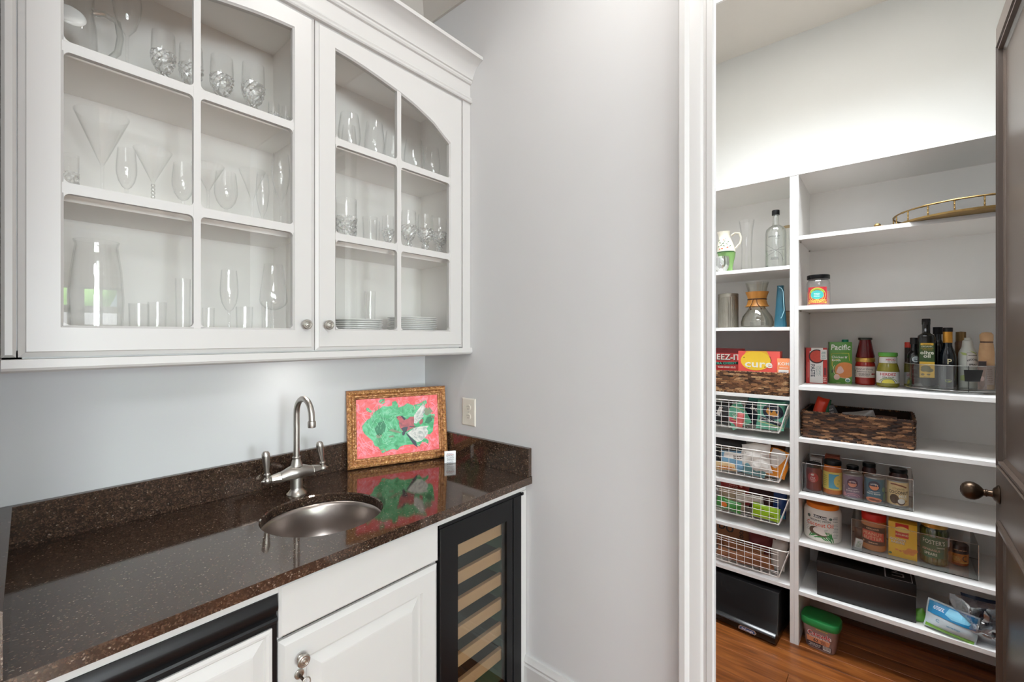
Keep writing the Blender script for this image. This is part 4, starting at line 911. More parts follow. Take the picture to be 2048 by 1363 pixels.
for z, h, l in ((1.018,.144,'top wire basket of four, holding chip bags'), (.773,.144,'second wire basket from the top, with a white plastic bag on its rim'), (.562,.133,'third wire basket from the top, holding a lime green pouch'), (.301,.136,'bottom wire basket, holding brown paper bags')):
    wire_basket('white '+l, z, h)
def bag(nm, label, x, y, z, w, h, d, m, seed, tilt=0, lean=0, yaw=0, amp=.007, cat='bag', **k):
    T = thing(nm, label, cat, (x,y,z), FR+R(yaw)); T.rotation_euler = (R(lean), R(tilt), FR+R(yaw))
    return T, pillow(T, w, h, d, m, seed, amp, **k)
foil = lambda n, c, r=.3: mat(n, c, r, var=.06)
# basket 1
T, s = bag('chip_bag', 'mint green tortilla chip bag with dark round badge, right in the top wire basket', 2.59, .474, 1.024, .125, .150, .05, foil('mint_foil', (110,186,160)), 1, lean=-14)
decal(T, 'badge', ink((24,34,52), .3), [El(.012,.092,.046,.042), Pg((-.046,.065),(.055,.04),(.055,.018),(-.05,.045))], s)
decal(T, 'chips', mat('chip_print', (222,150,46), .4), [Pg((-.012,.112),(.006,.086),(.018,.108),(.030,.084),(.040,.105),(.036,.082),(.018,.064),(-.004,.070),(-.02,.09))], s, .0009)
decal(T, 'lettering', ink((232,230,222)), [Tx('TORTILLA CHIPS', .004, .045, .012, rot=-13, bold=.015), Tx('Siete', .012, .016, .018, shear=.2)], s, .0011)
decal(T, 'stripe', ink((226,206,140)), [Ln(.003,(-.055,.036),(.0,.026),(.06,.014))], s, .0009)
T, s = bag('chip_bag', 'mint and pink chip bag tilted in the middle of the top wire basket', 2.60, .606, 1.022, .105, .125, .045, foil('mint_foil2', (112,190,158)), 2, tilt=-30, lean=-10)
decal(T, 'pink_panel', mat('pink_print', (206,70,96), .35), [Pg((-.05,.06),(-.02,.01),(.015,.004),(.0,.03),(-.03,.07))], s); decal(T, 'stripe', ink((230,214,150)), [Ln(.003,(-.05,.07),(.0,.03),(.03,.006)), Ln(.003,(.005,.118),(.05,.07))], s, .0009)
decal(T, 'lettering', ink((240,240,232)), [Tx('Siete', .012, .07, .026, rot=10, shear=.2)], s, .0009)
T, s = bag('chip_bag', 'navy chip bag with orange crest behind the mint bags in the top wire basket', 2.66, .560, 1.022, .13, .15, .05, foil('navy_foil', (30,36,50)), 3, tilt=12, lean=-8)
decal(T, 'crest', mat('rust_print', (178,96,64), .4), [El(.02,.105,.02,.016)], s); decal(T, 'lettering', ink((214,206,196)), [Tx('CHIPS', -.01, .085, .022, rot=-12, bold=.02)], s); decal(T, 'teal_top', ink((70,140,132)), [Pg((-.06,.125),(.05,.13),(.05,.146),(-.06,.146))], s)
T, s = bag('snack_bag', 'black snack bag with white tag at the left of the top wire basket', 2.60, .715, 1.022, .105, .125, .05, foil('black_foil', (28,25,26)), 4, lean=-10); decal(T, 'tag', WHITEP, [Pg((-.02,.05),(.0,.045),(.012,.09),(-.005,.095))], s)
T, s = bag('snack_pouch', 'pink snack pouch poking through the top wire basket', 2.570, .613, 1.0215, .036, .075, .024, foil('pink_foil', (222,112,108)), 5, tilt=4)
T, s = bag('snack_bag', 'pale teal snack bag at the back right of the top wire basket', 2.72, .47, 1.022, .14, .155, .05, foil('pale_teal_foil', (120,176,176)), 6)
# basket 2
T, s = bag('plastic_bag', 'crumpled white plastic bag hanging over the rim of the second wire basket', 2.585, .530, .795, .135, .148, .06, foil('white_film', (232,228,222), .35), 11, tilt=-8, lean=-6, amp=.016, fz=20)
T, s = bag('snack_bag', 'orange and white snack bag at the right of the second wire basket', 2.615, .455, .780, .085, .145, .05, foil('orange_foil', (236,150,46)), 12, tilt=10, amp=.01); decal(T, 'white_panel', foil('white_foil', (228,222,216)), [Pg((-.04,.06),(-.005,.05),(.035,.12),(.02,.142),(-.035,.142))], s)
T, s = bag('snack_bag', 'light blue snack bag in the middle of the second wire basket', 2.590, .640, .779, .135, .105, .05, foil('blue_foil', (128,174,204)), 13, tilt=-6, lean=-8); decal(T, 'white_top', foil('white_foil', (228,222,216)), [Pg((-.05,.075),(.06,.055),(.055,.095),(-.045,.102))], s); decal(T, 'lettering', ink((90,76,66)), [Bars(.0,.068,.05,.088,2,.5)], s, .0009)
T, s = bag('snack_bag', 'grey teal bag low in the second wire basket', 2.578, .551, .779, .105, .066, .024, foil('grey_teal_foil', (104,146,150)), 14, tilt=6); 
T, s = bag('snack_bag', 'tan snack bag lying at the left of the second wire basket', 2.578, .68, .779, .11, .045, .03, foil('tan_foil', (206,176,132)), 15, tilt=-4); decal(T, 'print', ink((206,130,60)), [Bars(-.04,.01,.045,.03,2,.6)], s)
T, s = bag('snack_bag', 'black snack bag at the back left of the second wire basket', 2.69, .69, .779, .16, .165, .07, foil('black_foil', (28,25,26)), 16, amp=.014); decal(T, 'print', ink((120,100,80)), [Bars(-.06,.04,.06,.12,5,.4)], s)
T, s = bag('snack_bag', 'brown snack bag at the back right of the second wire basket', 2.70, .50, .779, .15, .165, .06, foil('brown_foil', (104,64,40)), 17, amp=.012)
# basket 3
T, s = bag('snack_pouch', 'lime green pouch in the third wire basket', 2.577, .493, .567, .125, .070, .026, foil('lime_foil', (156,196,30)), 21, tilt=4); decal(T, 'mark', ink((92,84,30)), [Rg(-.012,.038,.009,.014,.003,20,170), Bars(.01,.02,.04,.035,2,.5)], s)
T, s = bag('plastic_bag', 'clear crinkled plastic bag on top of the lime green pouch', 2.592, .568, .626, .13, .042, .026, foil('crinkle_film', (206,198,188), .18), 22, tilt=-8, amp=.014, fz=30)
T, s = bag('snack_bag', 'dark blue bag standing at the right of the third wire basket', 2.64, .443, .567, .06, .13, .05, foil('blue_dark_foil', (28,58,112)), 23, tilt=2); decal(T, 'teal_base', ink((70,160,176)), [Rr(-.026,.004,.026,.022)], s)
T, s = bag('snack_bag', 'green bag with orange fruit at the left of the third wire basket', 2.580, .672, .567, .12, .06, .035, foil('green_foil', (66,140,62)), 24, tilt=8); decal(T, 'fruit', ink((222,120,50)), [El(-.02,.03,.016,.013)], s)
T, s = bag('snack_bag', 'beige snack bag in the left half of the third wire basket', 2.63, .665, .567, .13, .11, .05, foil('beige_foil', (178,156,128)), 25)
T, s = bag('snack_bag', 'red snack bag at the back left of the third wire basket', 2.72, .665, .567, .17, .150, .06, foil('red_foil', (172,46,38)), 26, amp=.01); decal(T, 'print', ink((230,170,160)), [El(.03,.11,.008,.008), Bars(-.04,.09,.02,.11,2,.5)], s)
T, s = bag('snack_bag', 'dark maroon bag at the back right of the third wire basket', 2.70, .52, .567, .15, .125, .06, foil('maroon_foil', (66,32,34)), 27, amp=.012)
# basket 4
KR = mat('kraft_paper', (150,98,64), .75, rgb2=(120,74,46), scale=9)
T, s = bag('paper_bag', 'folded brown paper bag with black lettering at the back of the bottom wire basket', 2.71, .655, .307, .22, .165, .06, KR, 31, amp=.008); decal(T, 'lettering', ink((36,26,22)), [Tx('DO', -.055, .125, .055, bold=.02), Tx('GOODS', .025, .115, .026, rot=90, bold=.02)], s)
for i, (y, z, w, h, t, l) in enumerate(((.655,.306,.15,.05,3,'crumpled brown paper bag at the left of the bottom wire basket'), (.545,.306,.16,.07,-4,'crumpled brown paper bag in the middle of the bottom wire basket'), (.60,.352,.19,.05,2,'flat brown paper bag on top of the crumpled ones, bottom wire basket'), (.505,.306,.09,.045,8,'small folded brown paper bag near the right of the bottom wire basket'))):
    bag('paper_bag', l, 2.583+.016*(i == 2)+.03*(i == 3), y, z, w, h, .03, KR, 32+i, tilt=t, amp=.012, fz=26)
bag('paper_bag', 'maroon paper bag at the back of the bottom wire basket', 2.66, .53, .307, .13, .15, .05, foil('dark_red_paper', (104,34,36), .6), 37, amp=.014)
bag('paper_bag', 'white and grey paper bag standing at the right of the bottom wire basket', 2.625, .452, .307, .068, .15, .05, foil('grey_paper', (188,182,176), .6), 38, tilt=4, amp=.012)

# ------------------------------------------------------------------ left column floor
dl = thing('coffee_machine', 'black countertop appliance stored on the pantry floor', 'appliance', (2.488,.70,0), FR+R(-5))
bw = .272
B().prism([(0,.012),(-.006,.02),(-.004,.042),(.006,.052),(.014,.055),(.03,.10),(.05,.235),(.33,.24),(.33,.012)], 'yz', -bw, bw).build('body', mat('gloss_black', (12,12,13), .22), dl, smooth=25, bev=.003)
B().prism([(.02,0),(.02,.014),(.32,.014),(.32,0)], 'yz', -bw+.01, bw-.01).build('base', BLACKM, dl, smooth=0)
B().tube([(x, -.002-.004*math.cos(x*5), .046) for x in (-.26,-.15,0,.15,.26)], .0045, 8).build('front_lip', mat('satin_black', (58,58,60), .3, .2), dl)
B().skin([[(x, -.0045-.003*(1-abs(x)/.1), z) for x in (-.1,-.05,0,.05,.1)] for z in (.022,.036)], False).build('handle_recess', BLACKM, dl).location = (-.06,0,0)
plq = B().prism([(.148+.042*c, .028+.011*s_) for c, s_ in ((-1,-.9),(.8,-.9),(1,0),(.8,1),(-.8,1),(-1,.2))], 'xz', -.0065, -.0045).build('badge', mat('chrome_badge', (206,210,216), .2, .7), dl)
decal(plq, 'badge_panel', ink((36,84,140)), [Pg(*[(.148+.036*c, .028+.0075*s_) for c, s_ in ((-1,-.9),(.8,-.9),(1,0),(.8,1),(-.8,1),(-1,.2))])], plane(-.0066)); decal(plq, 'lettering', ink((240,242,246)), [Tx("De'Longhi", .148, .028, .0125, bold=.02, sx=1.0)], plane(-.0070))

# ------------------------------------------------------------------ right column
ty = thing('gallery_tray', 'large round brass tray with bamboo-style gallery rail', 'tray', (2.70,-.24,1.987))
B().lathe([(0,.0),(.235,.0),(.240,.003),(.240,.010),(.236,.011),(.233,.004),(0,.004)], 72).build('base', BRASS, ty)
rl = B(); N = 90
rl.tube([(.236*math.cos(2*PI*i/N), .236*math.sin(2*PI*i/N), .052) for i in range(N)], [.0046 if i % 6 == 0 else .0034 for i in range(N)], 8, True).build('rail', BRASS, ty)
for i in range(18):
    a = 2*PI*(i+.35)/18; x, y = .236*math.cos(a), .236*math.sin(a)
    B().tube([(x,y,.008),(x,y,.018),(x,y,.02),(x,y,.022),(x,y,.034),(x,y,.036),(x,y,.038),(x,y,.051)], [.003,.0026,.0036,.0026,.0026,.0036,.0026,.003], 7).build('post', BRASS, ty)
bi = thing('brass_ornament', 'small brass ornament on the shelf beside the gallery tray', 'ornament', (2.60,.047,1.987), FR)
B().ball((-.004,0,.012), (.013,.009,.011), 14, 8).ball((.012,0,.006), (.008,.006,.006), 12, 6).tube([(-.01,0,.0),(-.008,0,.006)], .006, 8).build('body', BRASS, bi)

js = thing('salt_jar', 'clear jar of pink salt with black lid and patterned label', 'jar', (2.66,.278,1.6492), FR)
B().lathe([(0,0),(.045,0),(.049,.004),(.049,.110),(.046,.122),(.041,.128),(.041,.136)], 36).build('body', glassmat('jar_glass', (251,251,251), (204,208,208), 1.4, .02, .06, 2.5), js)
B().lathe([(0,.003),(.0445,.003),(.0465,.006),(.0465,.072),(0,.074)], 32).build('salt', mat('pink_salt', (222,150,130), .8, rgb2=(238,206,194), scale=120, bump=.5, bscale=300), js)
lid(js, .0478, .1325, .153, BLACK); sj = cyl(.0495)
lb = decal(js, 'label', mat('label_red', (196,54,60), .4), [Rr(-.042,.010,.042,.092)], sj)
decal(js, 'pattern', ink((232,208,96)), [Rg(0,.052,.036-.008*i,.036-.007*i,.0022,0,360,40) for i in range(3)] + [Pg((-.040,.012),(-.030,.012),(-.04,.022)), Pg((.040,.012),(.030,.012),(.04,.022))] + [Ln(.0018,*[(-.038+.004*k, .014+.004*(k % 2)+.006*j) for k in range(20)]) for j in range(3)], sj, .0008)
decal(js, 'oval', ink((68,186,180)), [El(0,.054,.027,.022)], sj, .001); decal(js, 'green_oval', ink((150,196,70)), [Rg(0,.056,.033,.029,.006,20,160)], sj, .0011); decal(js, 'lettering', ink((216,240,236)), [Bars(-.014,.045,.014,.064,3,.5)], sj, .0013)

# shelf with cartons, sauces and oils
loc, rz, w = front((2.735,.3385), (2.748,.2500))
tp = thing('tomato_paste_box', 'red and white tomato paste box with a bowl of tomato paste pictured', 'box', (loc[0],loc[1],1.26), rz)
carton(tp, w, .182, .05, mat('tomato_red', (178,46,40), .4)); W2 = w/2; f0 = plane(0)
decal(tp, 'white_panel', WHITEP, [Rr(-.64*W2,.004,.60*W2,.182)], f0); decal(tp, 'red_corner', MATS['tomato_red'], [Rr(-.64*W2,.166,-.5*W2,.182)], f0, .0006)
decal(tp, 'bowl_picture', mat('dark_bowl_print', (58,24,26), .4), [El(.02*W2,.138,.034,.036)], f0, .0007); decal(tp, 'paste_picture', mat('paste_print', (206,74,52), .4, rgb2=(176,48,36), scale=90), [El(.03*W2,.139,.029,.030)], f0, .0009)
decal(tp, 'price_sticker', WHITEP, [Rr(.37*W2,.122,.97*W2,.173)], f0, .0011); decal(tp, 'price_print', ink((120,158,156)), [Bars(.45*W2,.128,.88*W2,.166,5,.5)], f0, .0013)
decal(tp, 'lettering', ink((40,52,66)), [Tx('PASTE', -.33*W2, .0655, .0245, rot=-90, bold=.015, sx=.95)], f0, .0007); decal(tp, 'grey_lettering', ink((134,160,156)), [Tx('ORGANIC', .31*W2, .0655, .016, rot=-90, sx=.72), Tx('TOMATO', 0, .0655, .0125, rot=-90, sx=.85)], f0, .0007)
decal(tp, 'side_print', ink((232,180,170)), [Tx('365', .79*W2, .022, .018, rot=-90, bold=.03)], f0, .0006); decal(tp, 'stripe', ink((226,150,140)), [Ln(.002,(-.8*W2,.03),(-.8*W2,.11))], f0, .0006); decal(tp, 'dark_block', ink((104,24,32)), [Rr(.7*W2,.044,.9*W2,.082)], f0, .0006)
loc, rz, w = front((2.798,.2455), (2.814,.1535))
bc_ = thing('broth_carton', 'green chicken broth carton with a soup bowl pictured', 'carton', (loc[0],loc[1],1.26), rz)
CG = mat('broth_green', (78,134,50), .35, rgb2=(92,144,58), scale=6); carton(bc_, w, .212, .06, CG); W2 = w/2
B().lathe([(0,.211),(.0135,.211),(.014,.213),(.014,.223),(.0125,.225),(0,.225)], 20, c=(.45*W2,.022,0)).build('cap', mat('cap_green', (20,128,96), .35), bc_)
decal(bc_, 'lettering', ink((240,240,232)), [Tx('Pacific', .02, .185, .040, bold=.018, shear=.12, sx=.98) if False else Tx('Pacific', 0, .186, .0385, bold=.02, shear=.1, sx=.82), Tx('Chicken', -.25*W2, .136, .0165, bold=.01, sx=.95), Tx('Broth', -.39*W2, .120, .0165, bold=.01, sx=.95), Pg((.36*W2,.138),(.46*W2,.127),(.60*W2,.138),(.53*W2,.141),(.47*W2,.134),(.42*W2,.141))], f0)
decal(bc_, 'yellow_frame', ink((216,196,70)), [Ln(.0022,(.08*W2,.156),(.72*W2,.156),(.76*W2,.118)), Rg(-.3*W2,.098,.022,.026,.002,60,230)], f0); decal(bc_, 'olive_frame', ink((160,150,40)), [Ln(.0022,(.08*W2,.156),(-.8*W2,.152),(-.78*W2,.09))], f0)
clipb = lambda pts: Pg(*[(min(u, W2-.0006), v) for u, v in pts])
decal(bc_, 'soup_bowl', mat('soup_print', (212,134,66), .4, rgb2=(196,112,50), scale=40), [clipb([(.38*W2+.043*math.cos(R(a)), .070+.040*math.sin(R(a))) for a in range(0,360,12)])], f0, .0005)
decal(bc_, 'bowl_rim', ink((232,208,170)), [Rg(.34*W2,.072,.0475,.044,.002,150,285)], f0, .0007)
decal(bc_, 'chicken_picture', mat('chicken_print', (226,198,186), .4, rgb2=(206,166,152), scale=60), [Pg((-.35*W2,.065),(-.2*W2,.085),(.02*W2,.09),(.18*W2,.08),(.3*W2,.066),(.2*W2,.056),(-.1*W2,.05),(-.4*W2,.056)), El(-.34*W2,.034,.0125,.0145)], f0, .0008)
decal(bc_, 'herb_picture', ink((36,66,30)), [El(-.68*W2,.066,.006,.006), El(-.76*W2,.058,.004,.004)], f0); decal(bc_, 'organic_seal', ink((236,240,236)), [El(.62*W2,.020,.0105,.0105)], f0, .0009); decal(bc_, 'seal_print', ink((92,150,140)), [El(.62*W2,.018,.0075,.006)], f0, .0012)
decal(bc_, 'base_print', ink((170,190,120)), [Rr(-.38*W2,.004,0,.006), Rr(.42*W2,.003,.95*W2,.005)], f0)

SG = glassmat('sauce_glass', (246,244,242), (170,160,156), 1.4, .02, .06, 3)
ja = thing('sauce_jar', 'red sauce jar with gold lid and cream label, under another jar', 'jar', (2.845,.103,1.26), FR+R(-3))
B().lathe([(0,0),(.036,0),(.0405,.005),(.0405,.092),(.039,.104),(.036,.112),(.036,.118),(0,.118)], 36).build('body', mat('red_sauce', (150,34,26), .14, var=.1), ja)
lid(ja, .0395, .114, .134, mat('gold_lid', (206,162,84), .3, .7)); sj = cyl(.0409)
decal(ja, 'label', mat('cream_label', (216,204,194), .5), [Rr(-.052,.037,.052,.092)], sj); decal(ja, 'lettering', ink((60,46,50)), [Tx('Island of Dining', .0, .080, .0135, shear=.4, sx=.9), Tx('Mediterranean Sauce', 0, .0665, .0072, bold=.02), Bars(-.028,.044,.024,.060,4,.4)], sj, .0008)
decal(ja, 'red_mark', ink((140,34,36)), [El(.034,.055,.006,.004), El(.043,.055,.005,.004), El(-.046,.046,.004,.003)], sj, .0008); decal(ja, 'dark_mark', ink((50,36,44)), [Rr(-.05,.064,-.043,.073), Rr(-.05,.054,-.044,.060)], sj, .0008)
jb = thing('sauce_jar', 'dark red tapered jar with black lid, stacked on the gold lidded jar', 'jar', (2.845,.103,1.3937), FR)
B().lathe([(0,0),(.036,0),(.0385,.004),(.0375,.012),(.034,.03),(.027,.068),(.0245,.085),(.0245,.094),(0,.094)], 36).build('body', mat('dark_red_sauce', (92,16,20), .1, var=.2, scale=60), jb)
lid(jb, .0282, .090, .1005, mat('dark_lid', (38,44,34), .35))
jh = thing('salsa_jar', 'green salsa jar with green lid and white labels', 'jar', (2.788,.016,1.26), FR+R(2))
hpf = [(0,.036),(.006,.0425),(.066,.043),(.078,.0425),(.106,.0365),(.112,.0345),(.142,.0335),(.15,.032)]
B().lathe([(0,0)]+[(r, z) for z, r in hpf]+[(0,.15)], 36).build('body', mat('salsa_verde', (150,132,44), .16, rgb2=(112,116,40), scale=70), jh)
lid(jh, .0365, .146, .164, mat('lid_green', (92,160,66), .3))
rf = lambda v: float(np.interp(v, [z for z, _ in hpf], [r for _, r in hpf]))+.0006
def conic(u, v, l): r = rf(v)+l; a = u/.043; return (r*math.sin(a), -r*math.cos(a), v)
conic.du = .007; conic.dv = .008
decal(jh, 'label', WHITEP, [Rr(-.062,.020,.062,.074), Rr(-.05,.114,.05,.142)], conic)
decal(jh, 'lettering', ink((176,40,60)), [Tx('HERDEZ', .0, .062, .0165, bold=.03, sx=.95), Tx('HERDEZ', .014, .131, .0125, bold=.03)], conic, .0009)
decal(jh, 'dark_lettering', ink((70,66,62)), [Tx('Salsa Verde', 0, .049, .0092, shear=.2, bold=.02), Tx('Salsa Verde', .014, .121, .007, shear=.2, bold=.02), Rg(0,.0205,.027,.021,.0022,0,180)], conic, .0009)
decal(jh, 'lime_picture', mat('lime_print', (226,214,84), .4), [El(0,.0205,.0245,.0185,0,180)], conic, .0009); decal(jh, 'leaf_picture', ink((120,152,64)), [Rg(0,.022,.036,.0235,.003,15,165)], conic, .0008)

tt = thing('turntable', 'clear acrylic turntable holding oil and vinegar bottles', 'turntable', (2.765,-.195,1.2606))
B().lathe([(0,.0),(.10,.0),(.10,.007),(.15,.008),(.155,.010),(.155,.016),(.150,.0195),(0,.0195)], 64).build('base', ACRYL, tt)
B().lathe([(.1552,.012),(.1552,.118),(.1538,.118),(.1538,.02)], 72).build('wall', glassmat('turntable_wall', (240,241,241), (176,180,180), 1.6, .02, .05, 2.5), tt)
B().tube([(.1545*math.cos(2*PI*i/64), .1545*math.sin(2*PI*i/64), .118) for i in range(64)], .0013, 6, True).tube([(.1545*math.cos(2*PI*i/64), .1545*math.sin(2*PI*i/64), .013) for i in range(64)], .0016, 6, True).build('rim', ACRYLE, tt)
lab = thing('label_holder', 'black clip-on label holder on the rim of the clear turntable', 'label holder', (2.765,-.195,1.26), FR)
lf = cyl(.1572); lab_l = B()
cols = 14
pts = [(.033+.058*i/cols*1.0, i) for i in range(cols+1)]
for dr in (.0, .004): pass
def lh(u, v, r): a = u/.157; return (r*math.sin(a), -r*math.cos(a), v)
L1 = []
for t_ in [i/cols for i in range(cols+1)]:
    ut, ub = .030+.062*t_, .033+.047*t_
    L1.append([lh(ub,.055,.1568), lh(ut,.103,.1568), lh(ut,.103,.1588), lh(ub,.055,.1588)])
lab_l.skin(L1, True, True, True).build('plate', BLACKM, lab); B().tube([lh(.045,z,.1575) for z in (.012,.055)], .0011, 6).tube([lh(.045,z,.1575) for z in (.103,.118)], .0011, 6).build('clip', BLACK, lab)
DGL = mat('dark_green_glass', (18,20,14), .08, var=.1); BGL = mat('black_glass', (12,12,13), .1)
TZ = 1.2806
ba = thing('vinegar_bottle', 'squat black vinegar bottle with round white label on the turntable', 'bottle', (2.748,-.076,TZ), FR+R(12))
B().lathe([(0,0),(.022,0),(.0245,.003),(.0245,.125),(.022,.14),(.014,.152),(.0115,.158),(.0115,.186),(0,.186)], 28).build('body', BGL, ba)
B().lathe([(0,.184),(.0145,.184),(.0145,.212),(.013,.2145),(0,.2145)], 24).build('cap', BLACKM, ba)
s = cyl(.0248); decal(ba, 'round_label', ink((206,216,220)), [El(0,.116,.0135,.0135)], s); decal(ba, 'print', ink((50,66,76)), [Rr(-.008,.121,.008,.123), Rr(-.008,.115,.0,.118), Rr(.003,.115,.008,.118), El(0,.110,.007,.003)], s, .0008)
decal(ba, 'label_frame', ink((150,150,144)), [Rg(0,.116,.0175,.0185,.0007,0,180), Ln(.0007,(-.0172,.116),(-.0172,.03)), Ln(.0007,(.0172,.116),(.0172,.03)), Ln(.0007,(-.0172,.03),(.0172,.03)), Bars(-.012,.072,.012,.086,3,.3), Bars(-.012,.04,.012,.055,2,.3)], s)
ol = thing('oil_bottle', 'tall dark olive oil bottle with green and yellow label, tallest on the turntable', 'bottle', (2.715,-.115,TZ), FR+R(3))
sq = lambda hw, hd, z: [(hw*sg(math.cos(a))*abs(math.cos(a))**.45, hd*sg(math.sin(a))*abs(math.sin(a))**.45, z) for a in [2*PI*k/36 for k in range(36)]]
sg = lambda x: (x > 0)-(x < 0)
B().skin([sq(.001,.001,0), sq(.028,.028,0), sq(.0295,.0295,.004), sq(.0295,.0295,.212), sq(.027,.027,.224), sq(.016,.016,.232), sq(.0135,.0135,.236), sq(.0135,.0135,.285)]).build('body', DGL, ol)
B().lathe([(0,.272),(.0142,.272),(.0147,.275),(.0147,.296),(.0135,.299),(0,.299)], 24).build('cap', BLACKM, ol); s = plane(-.0296)
lo = decal(ol, 'label', mat('olive_label_green', (58,84,44), .4), [Rr(-.0245,.108,.0245,.19)], s); decal(ol, 'yellow_label', mat('olive_label_yellow', (226,182,66), .4), [Rr(-.0245,.038,.0245,.108)], s, .0006); decal(ol, 'yellow_strip', MATS['olive_label_yellow'], [Rr(-.021,.181,.021,.1905)], s, .0006)
decal(ol, 'lettering', ink((228,230,214)), [Tx('olive', 0, .149, .0215, bold=.03, sx=1.05), Tx('oil', 0, .134, .0215, bold=.03, sx=1.1), Tx('ORGANIC', 0, .1755, .0085, bold=.01, sx=1.0)], s, .0008); decal(ol, 'yellow_print', ink((206,170,60)), [Tx('EXTRA VIRGIN', 0, .167, .0062), Bars(-.02,.159,.02,.162,1,.6)], s, .0008)
decal(ol, 'olives_picture', mat('olive_print', (124,112,54), .4, rgb2=(86,80,40), scale=90), [El(-.004,.082,.016,.010), El(.007,.071,.014,.009), El(-.010,.072,.011,.008)], s, .0008); decal(ol, 'dark_print', ink((110,84,30)), [Tx('ORGANIC', 0, .184, .006, bold=.02), El(-.014,.052,.006,.005), El(.005,.052,.006,.004), Bars(-.012,.040,.012,.045,1,.5)], s, .0009)
b3 = thing('oil_bottle', 'plain black bottle half hidden between the olive oil and the gold necked bottle', 'bottle', (2.806,-.158,TZ), FR)
B().lathe([(0,0),(.021,0),(.0225,.003),(.0225,.17),(.018,.19),(.0125,.205),(.0125,.235),(0,.235)], 28).build('body', BGL, b3); B().lathe([(0,.23),(.0165,.23),(.017,.232),(.017,.262),(0,.262)], 24).build('cap', BLACK, b3)
b5 = thing('oil_bottle', 'broad dark green bottle behind the olive oil bottle', 'bottle', (2.806,-.1195,TZ), FR)
B().lathe([(0,0),(.024,0),(.0255,.003),(.0285,.2),(.026,.212),(.012,.226),(.012,.25),(0,.25)], 28).build('body', DGL, b5); B().lathe([(0,.25),(.0135,.25),(.0135,.262),(0,.262)], 20).build('cap', BLACK, b5)
b4 = thing('oil_bottle', 'dark bottle with gold foil neck and black cap on the turntable', 'bottle', (2.715,-.184,TZ), FR+R(-8))
B().lathe([(0,0),(.0255,0),(.0275,.003),(.0275,.13),(.024,.15),(.0165,.17),(.0145,.18),(.0145,.23),(0,.23)], 28).build('body', mat('dark_blue_glass', (18,24,28), .08), b4)
B().lathe([(.0147,.192),(.0158,.193),(.0158,.241),(0,.241)], 24).build('foil', mat('gold_foil', (206,146,56), .35, .6), b4); B().lathe([(0,.240),(.0165,.240),(.0168,.242),(.0168,.256),(.0155,.258),(0,.258)], 24).build('cap', BLACK, b4)
s = cyl(.0278, .30); decal(b4, 'lettering', ink((206,196,160)), [Tx('P', 0, .112, .032, bold=.01)], s); decal(b4, 'green_print', ink((150,158,70)), [Rg(-.004,.028,.010,.007,.0015), El(-.002,.026,.004,.003)], s)
av = thing('spray_bottle', 'white avocado oil spray bottle with square label on the turntable', 'bottle', (2.745,-.248,TZ), FR+R(4))
B().lathe([(0,0),(.028,0),(.03,.003),(.03,.13),(.0285,.15),(.021,.168),(.0185,.176),(.0165,.20),(.0105,.206),(.0105,.214),(0,.214)], 32).build('body', mat('white_enamel', (216,220,212), .3), av); s = cyl(.0303)
decal(av, 'label', WHITEP, [Rr(-.008,.085,.034,.151)], s); decal(av, 'lettering', ink((46,48,50)), [Rg(0,0,0,0,0)] and [Tx('AVOCADO', .013, .122, .0105, bold=.03, arc=.03, sx=.8), Tx('SPRAY', .013, .100, .0105, bold=.03, sx=.9), Ln(.0008,(-.007,.086),(-.007,.150),(.033,.150),(.033,.086),(-.007,.086)), Bars(-.003,.138,.030,.143,1,.5)], s, .0008)
decal(av, 'green_sweep', ink((190,204,130)), [Pg((-.03,.152),(-.012,.150),(.0,.138),(-.02,.140)), Pg((.0,.160),(.018,.152),(.03,.14),(.012,.15)), Pg((-.03,.03),(.0,.03),(.0,.06),(-.03,.05))], s)
bz = thing('jar', 'small jar with bronze lid behind the avocado spray bottle', 'jar', (2.850,-.236,TZ), FR); B().lathe([(0,0),(.019,0),(.02,.003),(.02,.19),(.016,.20),(0,.20)], 24).build('body', mat('amber_jar', (120,84,52), .3), bz); B().lathe([(0,.198),(.0165,.198),(.017,.201),(.017,.24),(0,.242)], 24).build('lid', mat('bronze_lid', (140,110,70), .35, .6), bz)
sk_ = thing('wrapped_bottle', 'bottle wrapped in tan paper and tied with a dark band', 'bottle', (2.706,-.300,TZ), FR)
q = B().lathe([(0,0),(.022,0),(.0235,.004),(.0235,.11),(.024,.15),(.0205,.185),(.018,.196),(.0205,.206),(.0205,.226),(.014,.236),(0,.238)], 24); q.v = [(x+.0015*noise.noise(Vector((x*90,y*90,z*60))), y+.0015*noise.noise(Vector((x*90+5,y*90,z*60))), z) for x, y, z in q.v]
q.build('wrap', mat('tan_tissue', (206,168,126), .7, rgb2=(184,142,102), scale=40), sk_); B().lathe([(.0184,.193),(.0196,.194),(.0196,.198),(.0184,.199)], 20).build('band', TIE, sk_)
decal(sk_, 'label', mat('pink_beige', (196,166,152), .5), [Rr(-.02,.02,.022,.10)], cyl(.0262)); decal(sk_, 'print', ink((140,96,84)), [Bars(-.016,.03,.018,.09,8,.35)], cyl(.0262), .0009)
pk_ = thing('spice_packet', 'slim brown spice packet at the right edge of the turntable', 'packet', (2.664,-.283,TZ), FR+R(-6)); carton(pk_, .026, .118, .016, mat('spice_brown', (134,98,80), .5)); decal(pk_, 'print', ink((46,36,34)), [Rr(-.011,.094,.011,.116), Rg(0,.06,.012,.05,.001)], f0); decal(pk_, 'oval', ink((206,166,152)), [El(0,.045,.006,.010)], f0, .0006)
